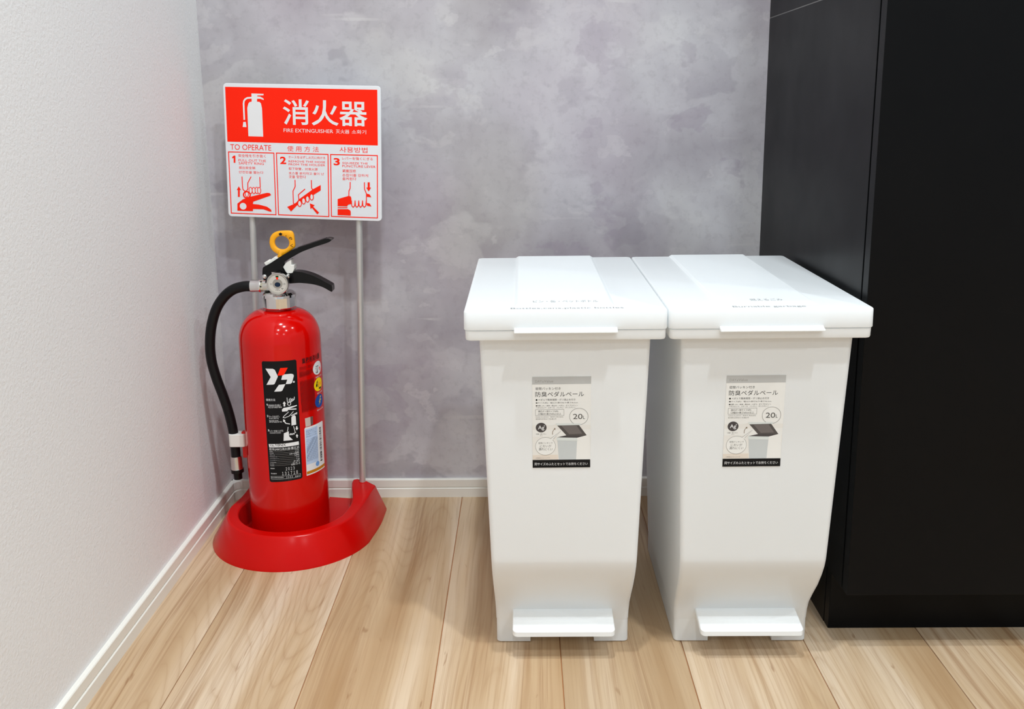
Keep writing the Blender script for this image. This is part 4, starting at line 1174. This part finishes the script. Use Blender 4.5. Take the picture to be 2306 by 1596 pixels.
# grip ribs along the top of the squeeze lever
A, B = Vector((37.4, 0, 469.9)) / 1000, Vector((81.0, 0, 484.0)) / 1000
bm = bmesh.new()
for i in range(20):
    c = A.lerp(B, (i + 0.5) / 20)
    bm_box(c.x - 0.0007, c.x + 0.0007, -0.0078, 0.0078, c.z - Z0 - 0.0022, c.z - Z0 + 0.00035, bm)
finish(bm, 'grip_ribs', M['black_paint'], up_l)
plate('lever_stop', WHITE_CLIP, 0.0085, M['clip_white'], 0.0008)
plate('seal_block', WHITE_TOP, 0.0080, M['clip_white'], 0.0008)
# yellow pull ring with its hole
hc = (RING_HOLE_C_R[0][0] / 1000, RING_HOLE_C_R[0][1] / 1000)
hr = 0.0113
ro = spline([(x, 0, z) for x, z in mm(RING_OUT)] + [(RING_OUT[0][0] / 1000, 0, RING_OUT[0][1] / 1000)], 4)[:-1]
bm = bmesh.new()
def ringring(y, grow, hgrow):
    o_, i_ = [], []
    for p in ro:
        d = Vector((p.x - hc[0], 0, p.z - hc[1]))
        a = math.atan2(d.z, d.x)
        L_ = d.length + grow
        o_.append((hc[0] + math.cos(a) * L_, y, hc[1] + math.sin(a) * L_ - Z0))
        i_.append((hc[0] + math.cos(a) * (hr + hgrow), y, hc[1] + math.sin(a) * (hr * 0.93 + hgrow) - Z0))
    return o_, i_
t_ = 0.0028
loops = []
for y, g_ in ((-t_, -0.0010), (-t_ + 0.001, 0.0), (t_ - 0.001, 0.0), (t_, -0.0010)):
    o_, i_ = ringring(y, g_, -g_)
    loops.append(([bm.verts.new(p) for p in o_], [bm.verts.new(p) for p in i_]))
nn = len(ro)
for (oa, ia), (ob, ib) in zip(loops, loops[1:]):
    for i in range(nn):
        j = (i + 1) % nn
        bm.faces.new((oa[i], oa[j], ob[j], ob[i]))
        bm.faces.new((ia[j], ia[i], ib[i], ib[j]))
for (oa, ia) in (loops[0], loops[-1]):
    for i in range(nn):
        j = (i + 1) % nn
        bm.faces.new((oa[i], ia[i], ia[j], oa[j]))
ring = finish(bm, 'safety_ring', M['yellow_plastic'], EXT, 50)
ring['label'] = 'yellow plastic pull ring'
mk = RINGMARKS
marks = [('p', 'black', [(mk[0][0] + dx, mk[0][1] + dz) for dx, dz in ((0, 2.6), (3.6, 0.3), (2.2, 0.3), (2.0, -1.9), (-2.0, -1.9), (-2.2, 0.3), (-3.6, 0.3))]),
         ('e', 'black', mk[1][0], mk[1][1], 0.7, 0.6),
         ('t', 'black', 'ぬ', mk[2][0] - 2.5, mk[2][1] - 2.5, mk[2][0] + 2.5, mk[2][1] + 2.5, 0.012),
         ('t', 'black', 'く', mk[3][0] - 2.4, mk[3][1] - 2.6, mk[3][0] + 2.4, mk[3][1] + 2.6, 0.012)]
print_mesh('ring_lettering', marks, lambda x, y, l: (x / 1000, -t_ - l, y / 1000 - Z0), ring)
# rivets
for (rx, rz), rr_ in (((21.3, 427.0), 0.0036), ((-14.0, 427.2), 0.0036)):
    finish(bm_lathe([(rr_, 0.0), (rr_, 0.0135), (rr_ * 0.8, 0.0150), (rr_ * 0.35, 0.0158)], 20, None, (rx / 1000, 0, rz / 1000 - Z0), 'y'), 'rivet', M['chrome'], EXT, 40)
# pressure gauge
gx, gz = 0.0090, 0.4184 - Z0
gp = empty('gauge', (gx, -0.017, gz))
gp.parent = EXT
gauge = finish(bm_lathe([(0.0120, 0.0), (0.0158, 0.002), (0.0168, 0.004), (0.0168, 0.0105), (0.0160, 0.0118), (0.0152, 0.0118), (0.0150, 0.0108)], 48, None, (0, 0, 0), 'y'), 'gauge_case', M['steel'], gp, 30)
G = [('e', 'dial', 0, 0, 14.9, 14.9), ('o', 'gauge_grey', 0.5, 0, 0, 13.9, 13.9), ('e', 'gauge_grey', 0, 0, 7.6, 7.6), ('e', 'navy', 0, -1.2, 4.4, 3.6),
     ('p', 'green', [(-2.3, 12.6), (2.3, 12.6), (2.0, 9.6), (-2.0, 9.6)]), ('p', 'red', [(-1.6, 10.2), (1.6, 10.2), (1.3, 6.6), (-1.3, 6.6)]),
     ('t', 'dark', '0', -10.8, -1.8, -8.8, 1.0, 0.0), ('t', 'dark', '0.98', 8.4, -1.8, 12.0, 1.0, 0.0), ('t', 'dark', 'MPa', -3.0, -10.6, 3.0, -8.4, 0.0), ('t', 'black', 'ヤ', 5.2, -9.6, 8.6, -6.2, 0.01)]
print_mesh('gauge_dial', G, lambda x, y, l: (x / 1000, -0.0109 - l, y / 1000), gp)
# hose, its ferrules, nut and nozzle
H3 = [(x / 1000, 0.0, z / 1000 - Z0) for x, z in HOSE]
sp_ = spline(H3, 8)
hose = finish(bm_tube(sp_, [0.0083 - 0.0009 * i / len(sp_) for i in range(len(sp_))], 20), 'hose', M['rubber'], EXT, 60)
hose['label'] = 'black rubber hose'
finish(bm_tube([(-0.0400, 0, 0.4099 - Z0), (-0.0398, 0, 0.4099 - Z0), (-0.0270, 0, 0.4100 - Z0), (-0.0250, 0, 0.4100 - Z0), (-0.0236, 0, 0.4100 - Z0)], [0.0090, 0.0097, 0.0097, 0.0104, 0.0100], 28), 'ferrule', M['chrome'], hose, 40)
finish(bm_tube([(-0.0235, 0, 0.4103 - Z0), (-0.0140, 0, 0.4104 - Z0)], 0.0094, 6), 'hose_nut', M['zinc'], EXT)
d_ = (Vector(H3[-1]) - Vector(H3[-2])).normalized()
e_ = Vector(H3[-1])
finish(bm_tube([e_ - d_ * 0.003, e_ + d_ * 0.0015, e_ + d_ * 0.0165, e_ + d_ * 0.019], [0.0086, 0.0093, 0.0093, 0.0100], 28), 'ferrule', M['steel'], hose, 40)
finish(bm_tube([e_ + d_ * 0.0185, e_ + d_ * 0.0245, e_ + d_ * 0.0250, e_ + d_ * 0.0255, e_ + d_ * 0.0360], [0.0102, 0.0102, 0.0092, 0.0070, 0.0066], 28), 'nozzle', M['black_paint'], hose, 40)
# clip that holds the hose to the cylinder
cxl, czl = -0.0845, 0.1605 - Z0
ax_ = (Vector(sp_[8 * 13]) - Vector(sp_[8 * 12])).normalized()
bm = bm_loft([[(cxl + px, py, czl - 0.0105 + 0.021 * k) for px, py, _ in rrect(-0.0062, 0.0205, -0.0098, 0.0098, 0.005, 0)] for k in (0, 1)])
clip = finish(bm, 'hose_clip', M['clip_white'], EXT, 35, 0.0008, 2)
clip['label'] = 'white plastic hose clip'
finish(bm_box(-0.0705, -0.0600, -0.0055, 0.0055, 0.1300 - Z0, 0.1740 - Z0), 'clip_bracket', M['red_paint'], EXT, None, 0.0015, 2)

bpy.data.objects.remove(_fo)
bpy.data.curves.remove(_fc)
